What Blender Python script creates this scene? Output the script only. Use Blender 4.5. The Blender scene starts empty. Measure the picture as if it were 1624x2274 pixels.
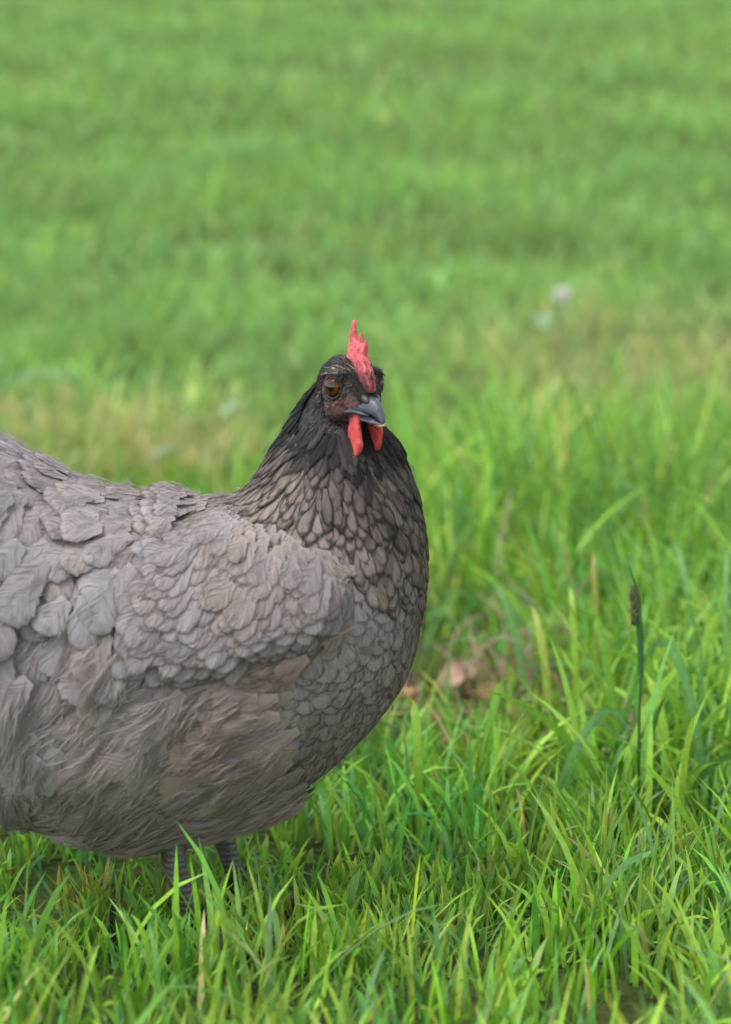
import bpy, bmesh, math, random
import numpy as np
from mathutils import Vector, Matrix
from mathutils.bvhtree import BVHTree
from mathutils import noise as mnoise

random.seed(7)
rng = np.random.default_rng(11)
scene = bpy.context.scene
col = scene.collection

# ------------------------------------------------------------------ camera
DIST = 1.5                 # camera to the hen's middle, metres
FPX = 4687.0               # focal length in photograph pixels (1624 wide)
CU, CV = 812.0, 1137.0
PITCH = math.radians(6.54)
CAM_H = 0.478
cam_d = bpy.data.cameras.new("camera")
cam = bpy.data.objects.new("camera", cam_d)
col.objects.link(cam)
cam.location = (0, -DIST, CAM_H)
cam.rotation_euler = (math.radians(90) - PITCH, 0, 0)
cam_d.sensor_fit = 'HORIZONTAL'
cam_d.sensor_width = 36.0
cam_d.lens = 36.0 * FPX / 1624.0
cam_d.clip_start = 0.05
cam_d.clip_end = 3000
cam_d.dof.use_dof = True
cam_d.dof.focus_distance = 1.53
cam_d.dof.aperture_fstop = 6.2
cam_d.dof.aperture_blades = 7
scene.camera = cam

# ------------------------------------------------------------------ sky and sun (overcast)
SUN_EL, SUN_AZ = math.radians(60), math.radians(238)   # azimuth from +Y clockwise
world = bpy.data.worlds.new("World")
scene.world = world
world.use_nodes = True
wn = world.node_tree
wn.nodes.clear()
sky = wn.nodes.new('ShaderNodeTexSky')
sky.sky_type = 'NISHITA'
sky.sun_disc = False
sky.sun_elevation = SUN_EL
sky.sun_rotation = SUN_AZ
sky.air_density = 1.0
sky.dust_density = 0.5
sky.ozone_density = 0.5
bg = wn.nodes.new('ShaderNodeBackground')
bg.inputs[1].default_value = 0.15
wo = wn.nodes.new('ShaderNodeOutputWorld')
hsv = wn.nodes.new('ShaderNodeHueSaturation')      # cloud cover: the same sky, nearly colourless
hsv.inputs['Saturation'].default_value = 0.22
wn.links.new(sky.outputs[0], hsv.inputs['Color'])
wn.links.new(hsv.outputs[0], bg.inputs[0])
wn.links.new(bg.outputs[0], wo.inputs[0])

sun_d = bpy.data.lights.new("sun", 'SUN')
sun_d.energy = 1.5
sun_d.angle = math.radians(24)
sun_d.color = (1.0, 0.97, 0.92)
sun = bpy.data.objects.new("sun", sun_d)
col.objects.link(sun)
sdir = Vector((math.sin(SUN_AZ) * math.cos(SUN_EL), math.cos(SUN_AZ) * math.cos(SUN_EL), math.sin(SUN_EL)))
sun.rotation_euler = sdir.to_track_quat('Z', 'Y').to_euler()
sun.location = sdir * 20

vs = scene.view_settings
vs.view_transform = 'Standard'
vs.look = 'None'
vs.exposure = 1.2
vs.gamma = 1.0
vs.use_curve_mapping = False
scene.render.engine = 'CYCLES'
scene.cycles.use_denoising = True
scene.cycles.transparent_max_bounces = 24
scene.cycles.max_bounces = 8

# ------------------------------------------------------------------ helpers
CP, SP = math.cos(PITCH), math.sin(PITCH)


def P(u, v, y=0.0):
    """photograph pixel at depth plane y (hen's middle = 0) -> world point"""
    a, b = (u - CU), (CV - v)
    d = Vector((a, FPX * CP + b * SP, -FPX * SP + b * CP))
    t = (y + DIST) / d.y
    return Vector((0, -DIST, CAM_H)) + d * t


def proj(x, y, z):
    dx, dy, dz = x, y + DIST, z - CAM_H
    f = dy * CP - dz * SP
    up = dy * SP + dz * CP
    return CU + FPX * dx / f, CV - FPX * up / f


S = 0.000322               # metres per photograph pixel at the hen


def smooth(a, b, x):
    t = np.clip((x - a) / (b - a), 0, 1)
    return t * t * (3 - 2 * t)


def tag(o, label=None, cat=None, group=None, kind=None):
    if label: o['label'] = label
    if cat: o['category'] = cat
    if group: o['group'] = group
    if kind: o['kind'] = kind
    return o


def link(o, parent=None):
    col.objects.link(o)
    if parent is not None:
        o.parent = parent
    return o


def mesh_np(name, verts, quads, mat=None, parent=None, smooth_=True, attrs=None, uv=None):
    me = bpy.data.meshes.new(name)
    verts = np.asarray(verts, dtype=np.float32)
    quads = np.asarray(quads, dtype=np.int32)
    k = quads.shape[1]
    me.vertices.add(len(verts))
    me.vertices.foreach_set('co', verts.ravel())
    me.loops.add(quads.size)
    me.loops.foreach_set('vertex_index', quads.ravel())
    me.polygons.add(len(quads))
    me.polygons.foreach_set('loop_start', np.arange(0, quads.size, k, dtype=np.int32))
    if smooth_:
        me.polygons.foreach_set('use_smooth', np.ones(len(quads), dtype=bool))
    me.update(calc_edges=True)
    for an, arr in (attrs or {}).items():
        arr = np.asarray(arr, dtype=np.float32)
        if arr.shape[1] == 3:
            arr = np.concatenate([arr, np.ones((len(arr), 1), np.float32)], 1)
        at = me.attributes.new(an, 'FLOAT_COLOR', 'POINT')
        at.data.foreach_set('color', arr.ravel())
    if mat: me.materials.append(mat)
    o = bpy.data.objects.new(name, me)
    return link(o, parent)


def bm_obj(name, bm, mat=None, parent=None, smooth_=True):
    me = bpy.data.meshes.new(name)
    bm.normal_update()
    bm.to_mesh(me)
    bm.free()
    if smooth_:
        for p in me.polygons: p.use_smooth = True
    if mat: me.materials.append(mat)
    return link(bpy.data.objects.new(name, me), parent)


def bake(o, mods):
    """add modifiers, then replace the mesh by the evaluated result"""
    for typ, kw in mods:
        m = o.modifiers.new(typ.lower(), typ)
        for k_, v_ in kw.items(): setattr(m, k_, v_)
    dg = bpy.context.evaluated_depsgraph_get()
    dg.update()
    me = bpy.data.meshes.new_from_object(o.evaluated_get(dg))
    mats = list(o.data.materials)
    o.modifiers.clear()
    o.data = me
    me.materials.clear()
    for m in mats: me.materials.append(m)
    for p in me.polygons: p.use_smooth = True
    return o


def tube_bm(bm, pts, rads, n=8, squash=1.0):
    pts = [Vector(p) for p in pts]
    rings = []
    for i, p in enumerate(pts):
        a = pts[max(i - 1, 0)]; b = pts[min(i + 1, len(pts) - 1)]
        t = (b - a).normalized()
        ref = Vector((0, 1, 0)) if abs(t.y) < 0.9 else Vector((1, 0, 0))
        x = t.cross(ref).normalized(); y = t.cross(x)
        rings.append([bm.verts.new(p + (x * math.cos(2 * math.pi * j / n) + y * squash * math.sin(2 * math.pi * j / n)) * rads[i]) for j in range(n)])
    for i in range(len(rings) - 1):
        for j in range(n):
            bm.faces.new((rings[i][j], rings[i][(j + 1) % n], rings[i + 1][(j + 1) % n], rings[i + 1][j]))
    bm.faces.new(rings[0][::-1]); bm.faces.new(rings[-1])


class NT:
    """tiny node-graph helper"""
    def __init__(self, name):
        self.m = bpy.data.materials.new(name)
        self.m.use_nodes = True
        self.t = self.m.node_tree
        self.t.nodes.clear()
        self.out = self.t.nodes.new('ShaderNodeOutputMaterial')

    def n(self, typ, ins=None, **kw):
        nd = self.t.nodes.new(typ)
        for k_, v_ in kw.items(): setattr(nd, k_, v_)
        for k_, v_ in (ins or {}).items():
            if isinstance(v_, bpy.types.NodeSocket): self.t.links.new(v_, nd.inputs[k_])
            else: nd.inputs[k_].default_value = v_
        return nd

    def math(self, op, a, b=0.0, c=None, clamp=False):
        ins = {0: a, 1: b}
        if c is not None: ins[2] = c
        return self.n('ShaderNodeMath', ins, operation=op, use_clamp=clamp).outputs[0]

    def mix(self, fac, a, b, blend='MIX'):
        nd = self.n('ShaderNodeMix', None, data_type='RGBA', blend_type=blend)
        for idx, v_ in ((0, fac), (6, a), (7, b)):
            if isinstance(v_, bpy.types.NodeSocket): self.t.links.new(v_, nd.inputs[idx])
            else: nd.inputs[idx].default_value = v_ if idx == 0 else (tuple(v_) + (1,))[:4]
        return nd.outputs[2]

    def ramp(self, fac, stops):
        nd = self.n('ShaderNodeValToRGB', {0: fac})
        el = nd.color_ramp.elements
        while len(el) < len(stops): el.new(0.5)
        for e, (p, c) in zip(el, stops):
            e.position = p; e.color = (tuple(c) + (1,))[:4] if not isinstance(c, float) else (c, c, c, 1)
        return nd.outputs[0]

    def maprange(self, v, a, b, c=0.0, d=1.0):
        return self.n('ShaderNodeMapRange', {0: v, 1: a, 2: b, 3: c, 4: d}, interpolation_type='SMOOTHSTEP').outputs[0]

    def surf(self, sock):
        self.t.links.new(sock, self.out.inputs[0]); return self.m


# ------------------------------------------------------------------ materials
def feather_material():
    g = NT('feather_vane')
    uvw = g.n('ShaderNodeAttribute', None, attribute_name='fuv')      # x across -1..1 (stored 0..1), y along, z random
    sp = g.n('ShaderNodeSeparateXYZ', {0: uvw.outputs['Vector']})
    ax = g.math('MULTIPLY_ADD', sp.outputs[0], 2.0, -1.0)
    au = g.math('ABSOLUTE', ax)
    v_ = sp.outputs[1]; r_ = sp.outputs[2]
    # barbs sweep from the shaft outwards to the tip
    s_ = g.math('SUBTRACT', v_, g.math('MULTIPLY', g.math('POWER', au, 1.15), 0.62))
    side = g.math('MULTIPLY', g.math('SIGN', ax), 7.3)
    vec = g.n('ShaderNodeCombineXYZ', {0: g.math('MULTIPLY', s_, g.math('MULTIPLY_ADD', uvw.outputs['Alpha'], 70.0, 48.0)), 1: g.math('MULTIPLY_ADD', au, 1.6, side), 2: g.math('MULTIPLY', r_, 91.0)}).outputs[0]
    barbs = g.n('ShaderNodeTexNoise', {'Vector': vec, 'Scale': 1.0, 'Detail': 3.0, 'Roughness': 0.65}).outputs[0]
    vec2 = g.n('ShaderNodeCombineXYZ', {0: g.math('MULTIPLY', s_, 9.0), 1: g.math('MULTIPLY_ADD', au, 0.8, side), 2: g.math('MULTIPLY', r_, 57.0)}).outputs[0]
    splits = g.n('ShaderNodeTexNoise', {'Vector': vec2, 'Scale': 1.0, 'Detail': 2.0}).outputs[0]
    base = g.n('ShaderNodeAttribute', None, attribute_name='base').outputs['Color']
    edge_n = g.n('ShaderNodeAttribute', None, attribute_name='edge'); edge = edge_n.outputs['Color']
    # distance to the border of the vane
    tipd = g.math('SUBTRACT', 1.0, v_)
    ed = g.math('MAXIMUM', au, g.math('SUBTRACT', 1.0, g.math('MULTIPLY', tipd, 3.0)))
    edn = g.math('ADD', ed, g.math('MULTIPLY_ADD', splits, 0.30, -0.15))
    lace = g.maprange(edn, edge_n.outputs['Alpha'], g.math('ADD', edge_n.outputs['Alpha'], 0.32))
    c = g.mix(lace, base, edge)
    c = g.mix(1.0, c, g.n('ShaderNodeCombineColor', {0: g.maprange(barbs, 0.28, 0.72, 0.77, 1.17), 1: g.maprange(barbs, 0.28, 0.72, 0.77, 1.17), 2: g.maprange(barbs, 0.28, 0.72, 0.77, 1.17)}).outputs[0], 'MULTIPLY')
    shaft = g.maprange(au, 0.02, 0.07, 1.0, 0.0)
    c = g.mix(g.math('MULTIPLY', shaft, 0.14), c, (0.09, 0.07, 0.06))
    soft = uvw.outputs['Alpha']                                         # 0 crisp .. 1 downy
    lim = g.math('MULTIPLY_ADD', soft, -0.30, 0.97)
    fray = g.math('ADD', ed, g.math('MULTIPLY', g.math('SUBTRACT', g.math('MULTIPLY_ADD', splits, 0.5, g.math('MULTIPLY', barbs, 0.5)), 0.5), g.math('MULTIPLY_ADD', soft, 0.9, 0.30)))
    hole = g.maprange(fray, lim, g.math('ADD', lim, 0.05))
    bump = g.n('ShaderNodeBump', {'Strength': 0.25, 'Distance': 0.0005, 'Height': barbs})
    bs = g.n('ShaderNodeBsdfPrincipled', {'Base Color': c, 'Roughness': 0.62, 'Normal': bump.outputs[0], 'Specular IOR Level': 0.14,
                                          'Sheen Weight': 0.04, 'Sheen Roughness': 0.5})
    tl = g.n('ShaderNodeBsdfTranslucent', {'Color': c})
    m1 = g.n('ShaderNodeMixShader', {0: 0.12, 1: bs.outputs[0], 2: tl.outputs[0]})
    tr = g.n('ShaderNodeBsdfTransparent')
    return g.surf(g.n('ShaderNodeMixShader', {0: hole, 1: m1.outputs[0], 2: tr.outputs[0]}).outputs[0])


def attr_material(name, rough=0.6, spec=0.3, transl=0.0, noise=None, bump=None, coat=0.0, sheen=0.0):
    g = NT(name)
    c = g.n('ShaderNodeAttribute', None, attribute_name='base').outputs['Color']
    tc = g.n('ShaderNodeTexCoord').outputs['Object']
    if noise:
        nz = g.n('ShaderNodeTexNoise', {'Vector': tc, 'Scale': noise[0], 'Detail': 4.0}).outputs[0]
        k = g.maprange(nz, 0.3, 0.7, 1 - noise[1], 1 + noise[1])
        c = g.mix(1.0, c, g.n('ShaderNodeCombineColor', {0: k, 1: k, 2: k}).outputs[0], 'MULTIPLY')
    ins = {'Base Color': c, 'Roughness': rough, 'Specular IOR Level': spec, 'Coat Weight': coat, 'Sheen Weight': sheen}
    if bump:
        bz = g.n('ShaderNodeTexNoise', {'Vector': tc, 'Scale': bump[0], 'Detail': 3.0}).outputs[0]
        ins['Normal'] = g.n('ShaderNodeBump', {'Strength': bump[1], 'Distance': bump[2], 'Height': bz}).outputs[0]
    bs = g.n('ShaderNodeBsdfPrincipled', ins)
    o = bs.outputs[0]
    if transl:
        tl = g.n('ShaderNodeBsdfTranslucent', {'Color': c})
        o = g.n('ShaderNodeMixShader', {0: transl, 1: o, 2: tl.outputs[0]}).outputs[0]
    return g.surf(o)


def plain_material(name, colr, rough=0.6, spec=0.4, var=0.25, scale=200.0, col2=None, bump=0.2, bscale=600.0, coat=0.0, transl=0.0, sss=0.0):
    g = NT(name)
    tc = g.n('ShaderNodeTexCoord').outputs['Object']
    nz = g.n('ShaderNodeTexNoise', {'Vector': tc, 'Scale': scale, 'Detail': 5.0, 'Roughness': 0.6}).outputs[0]
    c2 = col2 or tuple(x * (1 - var) for x in colr)
    c = g.mix(g.maprange(nz, 0.42, 0.66), colr, c2)
    bz = g.n('ShaderNodeTexNoise', {'Vector': tc, 'Scale': bscale, 'Detail': 3.0}).outputs[0]
    bp = g.n('ShaderNodeBump', {'Strength': bump, 'Distance': 0.001, 'Height': bz})
    bs = g.n('ShaderNodeBsdfPrincipled', {'Base Color': c, 'Roughness': rough, 'Specular IOR Level': spec, 'Normal': bp.outputs[0],
                                          'Coat Weight': coat, 'Subsurface Weight': sss, 'Subsurface Radius': (0.004, 0.0015, 0.001)})
    o = bs.outputs[0]
    if transl:
        o = g.n('ShaderNodeMixShader', {0: transl, 1: o, 2: g.n('ShaderNodeBsdfTranslucent', {'Color': c}).outputs[0]}).outputs[0]
    return g.surf(o)


M_FEATHER = feather_material()
M_BODY = attr_material('under_feather_skin', rough=0.75, spec=0.15, noise=(420.0, 0.45), bump=(500.0, 0.5, 0.001))
M_HAIR = attr_material('feather_filament', rough=0.6, spec=0.3, transl=0.15)
M_HEADHAIR = attr_material('head_filament', rough=0.42, spec=0.5)
M_COMB = plain_material('comb_skin', (0.60, 0.125, 0.145), rough=0.42, spec=0.35, col2=(0.36, 0.045, 0.06), scale=300.0, bump=0.55, bscale=1300.0, sss=0.3)
M_WATTLE = plain_material('wattle_skin', (0.60, 0.085, 0.080), rough=0.42, spec=0.35, col2=(0.46, 0.055, 0.055), scale=240.0, bump=0.35, bscale=1300.0, sss=0.35)
M_BEAK = plain_material('beak_horn', (0.070, 0.077, 0.092), rough=0.42, spec=0.35, col2=(0.035, 0.038, 0.046), scale=160.0, bump=0.08, bscale=900.0)
M_BEAKTIP = plain_material('pale_horn', (0.45, 0.38, 0.24), rough=0.4)
M_NOSTRIL = plain_material('nostril_skin', (0.045, 0.044, 0.052), rough=0.45, bump=0.3)
M_LID = plain_material('eyelid_skin', (0.030, 0.024, 0.024), rough=0.5, bump=0.4, bscale=1500.0)
M_PUPIL = plain_material('pupil_black', (0.002, 0.002, 0.002), rough=0.06, spec=0.4, bump=0.0, coat=0.4)
M_IRIS = plain_material('iris_amber', (0.11, 0.034, 0.007), rough=0.12, spec=0.15, bump=0.0, scale=900.0, col2=(0.045, 0.012, 0.003), coat=0.0)
M_EYEBALL = plain_material('eyeball_dark', (0.012, 0.008, 0.007), rough=0.12, spec=0.25, bump=0.0, coat=0.0)
def shank_material():
    g = NT('shank_scales')
    tc = g.n('ShaderNodeTexCoord').outputs['Object']
    w = g.n('ShaderNodeTexWave', {'Vector': tc, 'Scale': 70.0, 'Distortion': 3.0, 'Detail': 2.0, 'Detail Scale': 3.0}, bands_direction='Z').outputs['Fac']
    vo = g.n('ShaderNodeTexVoronoi', {'Vector': tc, 'Scale': 260.0}).outputs['Distance']
    nz = g.n('ShaderNodeTexNoise', {'Vector': tc, 'Scale': 90.0, 'Detail': 5.0}).outputs[0]
    c = g.mix(g.maprange(nz, .4, .65), (0.085, 0.085, 0.092), (0.075, 0.055, 0.038))
    c = g.mix(g.maprange(w, .0, .25, .25, 0.0), c, (0.025, 0.023, 0.022))
    bp = g.n('ShaderNodeBump', {'Strength': .5, 'Distance': .0008, 'Height': g.math('ADD', w, vo)})
    return g.surf(g.n('ShaderNodeBsdfPrincipled', {'Base Color': c, 'Roughness': .5, 'Normal': bp.outputs[0]}).outputs[0])


M_SHANK = shank_material()
M_CLAW = plain_material('claw_horn', (0.10, 0.085, 0.07), rough=0.4)
M_GRASS = attr_material('grass_blade', rough=0.42, spec=0.35, transl=0.38, noise=(160.0, 0.12))
M_LITTER = attr_material('dead_leaf', rough=0.75, spec=0.15, transl=0.12, noise=(220.0, 0.35), bump=(300.0, 0.5, 0.002))


def ground_material():
    g = NT('lawn_soil')
    tc = g.n('ShaderNodeTexCoord').outputs['Object']
    n1 = g.n('ShaderNodeTexNoise', {'Vector': tc, 'Scale': 0.9, 'Detail': 6.0, 'Roughness': 0.6}).outputs[0]
    n2 = g.n('ShaderNodeTexNoise', {'Vector': tc, 'Scale': 60.0, 'Detail': 6.0, 'Roughness': 0.7}).outputs[0]
    c = g.ramp(n2, [(0.3, (0.035, 0.045, 0.016)), (0.55, (0.07, 0.10, 0.024)), (0.75, (0.15, 0.12, 0.06))])
    c = g.mix(g.maprange(n1, 0.55, 0.75, 0.0, 0.55), c, (0.17, 0.125, 0.07))
    bp = g.n('ShaderNodeBump', {'Strength': 0.8, 'Distance': 0.02, 'Height': n2})
    return g.surf(g.n('ShaderNodeBsdfPrincipled', {'Base Color': c, 'Roughness': 0.9, 'Normal': bp.outputs[0], 'Specular IOR Level': 0.1}).outputs[0])


# ------------------------------------------------------------------ ground
def SLOPE(x, y):
    q = y + 0.25 * np.sin(x * 0.6)
    return 2.95 * (smooth(0.5, 18.0, q)) - 0.6 * smooth(22, 60, y)


def ground_z(x, y):
    x = np.asarray(x, dtype=float); y = np.asarray(y, dtype=float)
    rise = SLOPE(x, y)
    bumps = 0.010 * np.sin(x * 5.1 + 1.3) * np.sin(y * 4.3 + .4) + 0.012 * np.sin(x * 1.9 + 2.0) * np.sin(y * 2.3)
    return rise + bumps * smooth(0.25, 1.2, np.hypot(x + 0.13, y))


def build_ground():
    gx = np.concatenate([[-1500, -400, -120, -50, -25, -14], np.linspace(-9, 9, 101), [14, 25, 50, 120, 400, 1500]])
    gy = np.concatenate([[-1500, -300, -60, -15, -6], np.linspace(-3, 21, 161), [23, 26, 34, 60, 150, 500, 1500]])
    X, Y = np.meshgrid(gx, gy)
    Z = ground_z(X, Y)
    n, m = X.shape
    idx = np.arange(n * m).reshape(n, m)
    q = np.stack([idx[:-1, :-1], idx[:-1, 1:], idx[1:, 1:], idx[1:, :-1]], -1).reshape(-1, 4)
    o = mesh_np('ground', np.stack([X, Y, Z], -1).reshape(-1, 3), q, ground_material())
    tag(o, 'rough lawn soil under the grass', None, None, 'structure')


build_ground()

# ------------------------------------------------------------------ the hen's body
hen = bpy.data.objects.new('hen', None)
link(hen)
hen.location = (P(470, 2060).x, 0, 0)
HEN0 = Vector(hen.location)
tag(hen, 'grey hen with dark laced neck, red comb and turned head, standing in grass', 'hen')


def hl(o):
    """parent a world-space mesh to the hen without moving it"""
    o.parent = hen
    o.matrix_parent_inverse = Matrix.Translation(-HEN0)
    return o


# back outline (A), front/belly outline (B), half width in depth
ST = [((-300, 760), (-240, 860), .012),
      ((-200, 850), (-180, 1120), .045),
      ((-90, 925), (-130, 1420), .078),
      ((20, 995), (-70, 1650), .098),
      ((150, 1070), (90, 1800), .108),
      ((290, 1102), (270, 1840), .112),
      ((410, 1120), (470, 1820), .112),
      ((505, 1112), (640, 1755), .110),
      ((548, 1092), (775, 1652), .104),
      ((566, 1073), (893, 1505), .094),
      ((592, 1040), (934, 1335), .080),
      ((614, 1003), (936, 1185), .064),
      ((640, 958), (910, 1078), .047),
      ((668, 908), (880, 995), .034),
      ((712, 850), (846, 945), .024)]
STC = [0.0] * 11 + [-.001, -.002, -.004, -.010]     # the neck comes a little towards the camera


def catmull(a, n):
    a = np.asarray(a, float)
    a = np.vstack([2 * a[0] - a[1], a, 2 * a[-1] - a[-2]])
    out = []
    for i in range(1, len(a) - 2):
        for k in range(n):
            t = k / n
            p0, p1, p2, p3 = a[i - 1:i + 3]
            out.append(.5 * (2 * p1 + (p2 - p0) * t + (2 * p0 - 5 * p1 + 4 * p2 - p3) * t * t + (3 * p1 - p0 - 3 * p2 + p3) * t ** 3))
    out.append(a[-2])
    return np.array(out)


# head frame: forward, hen's right side (towards the camera), up; pixel units
HTH = math.radians(57)
HC = P(775, 868, -0.024)
HF = Vector((math.cos(HTH), -math.sin(HTH), 0))
HL = Vector((-math.sin(HTH), -math.cos(HTH), 0))
HU = Vector((0, 0, 1))


def H(f, l, z):
    return HC + (HF * f + HL * l + HU * z) * S


def head_local(p):
    d = (Vector(p) - HC) / S
    return d.dot(HF), d.dot(HL), d.dot(HU)


def loft(bm, rings):
    vr = [[bm.verts.new(p) for p in r] for r in rings]
    n = len(vr[0])
    for i in range(len(vr) - 1):
        for j in range(n):
            bm.faces.new((vr[i][j], vr[i][(j + 1) % n], vr[i + 1][(j + 1) % n], vr[i + 1][j]))
    bm.faces.new(vr[0][::-1]); bm.faces.new(vr[-1])


def build_body():
    rows = []
    for (A, B, w), cy in zip(ST, STC):
        a, b = P(*A), P(*B)
        rows.append([a.x, a.z, b.x, b.z, w, cy])
    rows = catmull(rows, 5)
    bm = bmesh.new()
    rings = []
    N = 44
    for ax, az, bx, bz, w, cy in rows:
        c = Vector(((ax + bx) / 2, cy, (az + bz) / 2)); h = Vector((ax - bx, 0, az - bz)) / 2
        ring = []
        for j in range(N):
            t = 2 * math.pi * j / N
            ct, st = math.cos(t), math.sin(t)
            e = 0.92
            ring.append(c + h * (math.copysign(abs(ct) ** e, ct)) + Vector((0, 1, 0)) * w * math.copysign(abs(st) ** e, st))
        rings.append(ring)
    loft(bm, rings)
    # skull
    hs = [(-78, 22, 30, -6), (-62, 42, 56, -4), (-40, 56, 70, 0), (-12, 63, 76, 1), (18, 61, 71, 0), (42, 52, 58, -6), (62, 41, 44, -14), (80, 30, 33, -22), (92, 20, 22, -26)]
    hs = catmull(hs, 3)
    rings = []
    for f, w, h, zc in hs:
        rings.append([H(f, w * math.cos(t), zc + h * math.sin(t)) for t in [2 * math.pi * j / 32 for j in range(32)]])
    loft(bm, rings)
    # brow ridges, cheeks
    for sgn in (1, -1):
        for (f, l, z, r1, r2, r3) in ((24, 50, 36, 32, 16, 15), (10, 42, -34, 40, 20, 30), (-46, 16, -36, 34, 36, 52)):
            mat = Matrix.Translation(H(f, l * sgn, z)) @ Matrix((HF, HL, HU)).transposed().to_4x4() @ Matrix.Diagonal((r1 * S, r2 * S, r3 * S, 1))
            bmesh.ops.create_icosphere(bm, subdivisions=3, radius=1.0, matrix=mat)
    o = bm_obj('body', bm, M_BODY)
    bake(o, [('REMESH', dict(mode='VOXEL', voxel_size=0.0022)), ('SMOOTH', dict(factor=0.5, iterations=7))])
    return hl(o)


body = build_body()
bme = body.data
nv = len(bme.vertices)
BV = np.empty(nv * 3, np.float32); bme.vertices.foreach_get('co', BV); BV = BV.reshape(-1, 3).astype(float)
BN = np.empty(nv * 3, np.float32); bme.vertices.foreach_get('normal', BN); BN = BN.reshape(-1, 3).astype(float)
bvh = BVHTree.FromPolygons([tuple(v) for v in BV], [tuple(p.vertices) for p in bme.polygons])

hp = (BV - np.array(HC)) / S
hf = hp @ np.array(HF); hlat = hp @ np.array(HL); hz = hp @ np.array(HU)


def face_mask(f, l, z):
    """bare facial skin: around the eye, cheek, to the gape"""
    l = np.abs(l)
    e1 = ((f - 24) / 36) ** 2 + ((z - 8) / 34) ** 2
    e2 = ((f - 38) / 46) ** 2 + ((z + 30) / 34) ** 2
    m = np.maximum(1 - smooth(0.75, 1.15, e1), 1 - smooth(0.75, 1.15, e2))
    return m * smooth(12, 26, l)


def paint_body():
    c = np.tile(np.array([0.10, 0.088, 0.082]), (nv, 1))
    hd = smooth(-90, -60, hf) * smooth(-130, -90, hz)
    c = c * (1 - hd[:, None]) + np.array([0.012, 0.010, 0.010]) * hd[:, None]
    fm = face_mask(hf, hlat, hz) * (np.hypot(hf - 10, hz) < 140)
    nz = np.array([mnoise.noise(Vector(p) * 260) for p in BV]) * .5 + .5
    skin = np.array([0.092, 0.060, 0.058])[None] * (0.55 + 0.9 * nz[:, None])
    # redder next to the gape and under the eye
    red = np.exp(-(((hf - 52) / 20) ** 2 + ((hz + 34) / 16) ** 2)) + 0.6 * np.exp(-(((hf - 45) / 14) ** 2 + ((hz + 8) / 14) ** 2))
    skin = skin + np.array([0.13, 0.024, 0.024])[None] * np.clip(red, 0, 1)[:, None] * nz[:, None]
    c = c * (1 - fm[:, None]) + skin * fm[:, None]
    at = bme.attributes.new('base', 'FLOAT_COLOR', 'POINT')
    at.data.foreach_set('color', np.concatenate([c, np.ones((nv, 1))], 1).astype(np.float32).ravel())


paint_body()

# ------------------------------------------------------------------ feather map of the hen (side-view coordinates)
WING = [(405, 1168), (470, 1132), (600, 1182), (740, 1235), (785, 1320), (765, 1385), (690, 1440), (560, 1478), (440, 1515), (290, 1492), (264, 1420), (284, 1300), (330, 1238)]
NECKLINE = [(470, 1062), (520, 1092), (600, 1168), (745, 1240), (800, 1300), (860, 1312), (1000, 1262)]
SADDLE_LOW = [(-900, 1400), (-100, 1425), (150, 1410), (215, 1415), (262, 1420), (284, 1300), (330, 1238), (405, 1168), (440, 1140), (450, 1060)]


def inpoly(u, v, poly):
    c = False
    n = len(poly)
    for i in range(n):
        x1, y1 = poly[i]; x2, y2 = poly[i - 1]
        if (y1 > v) != (y2 > v) and u < (x2 - x1) * (v - y1) / (y2 - y1) + x1: c = not c
    return c


def polydist(u, v, poly):
    d = 1e9
    for i in range(len(poly)):
        x1, y1 = poly[i - 1]; x2, y2 = poly[i]
        dx, dy = x2 - x1, y2 - y1
        t = max(0, min(1, ((u - x1) * dx + (v - y1) * dy) / (dx * dx + dy * dy)))
        d = min(d, math.hypot(u - x1 - t * dx, v - y1 - t * dy))
    return d


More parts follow.
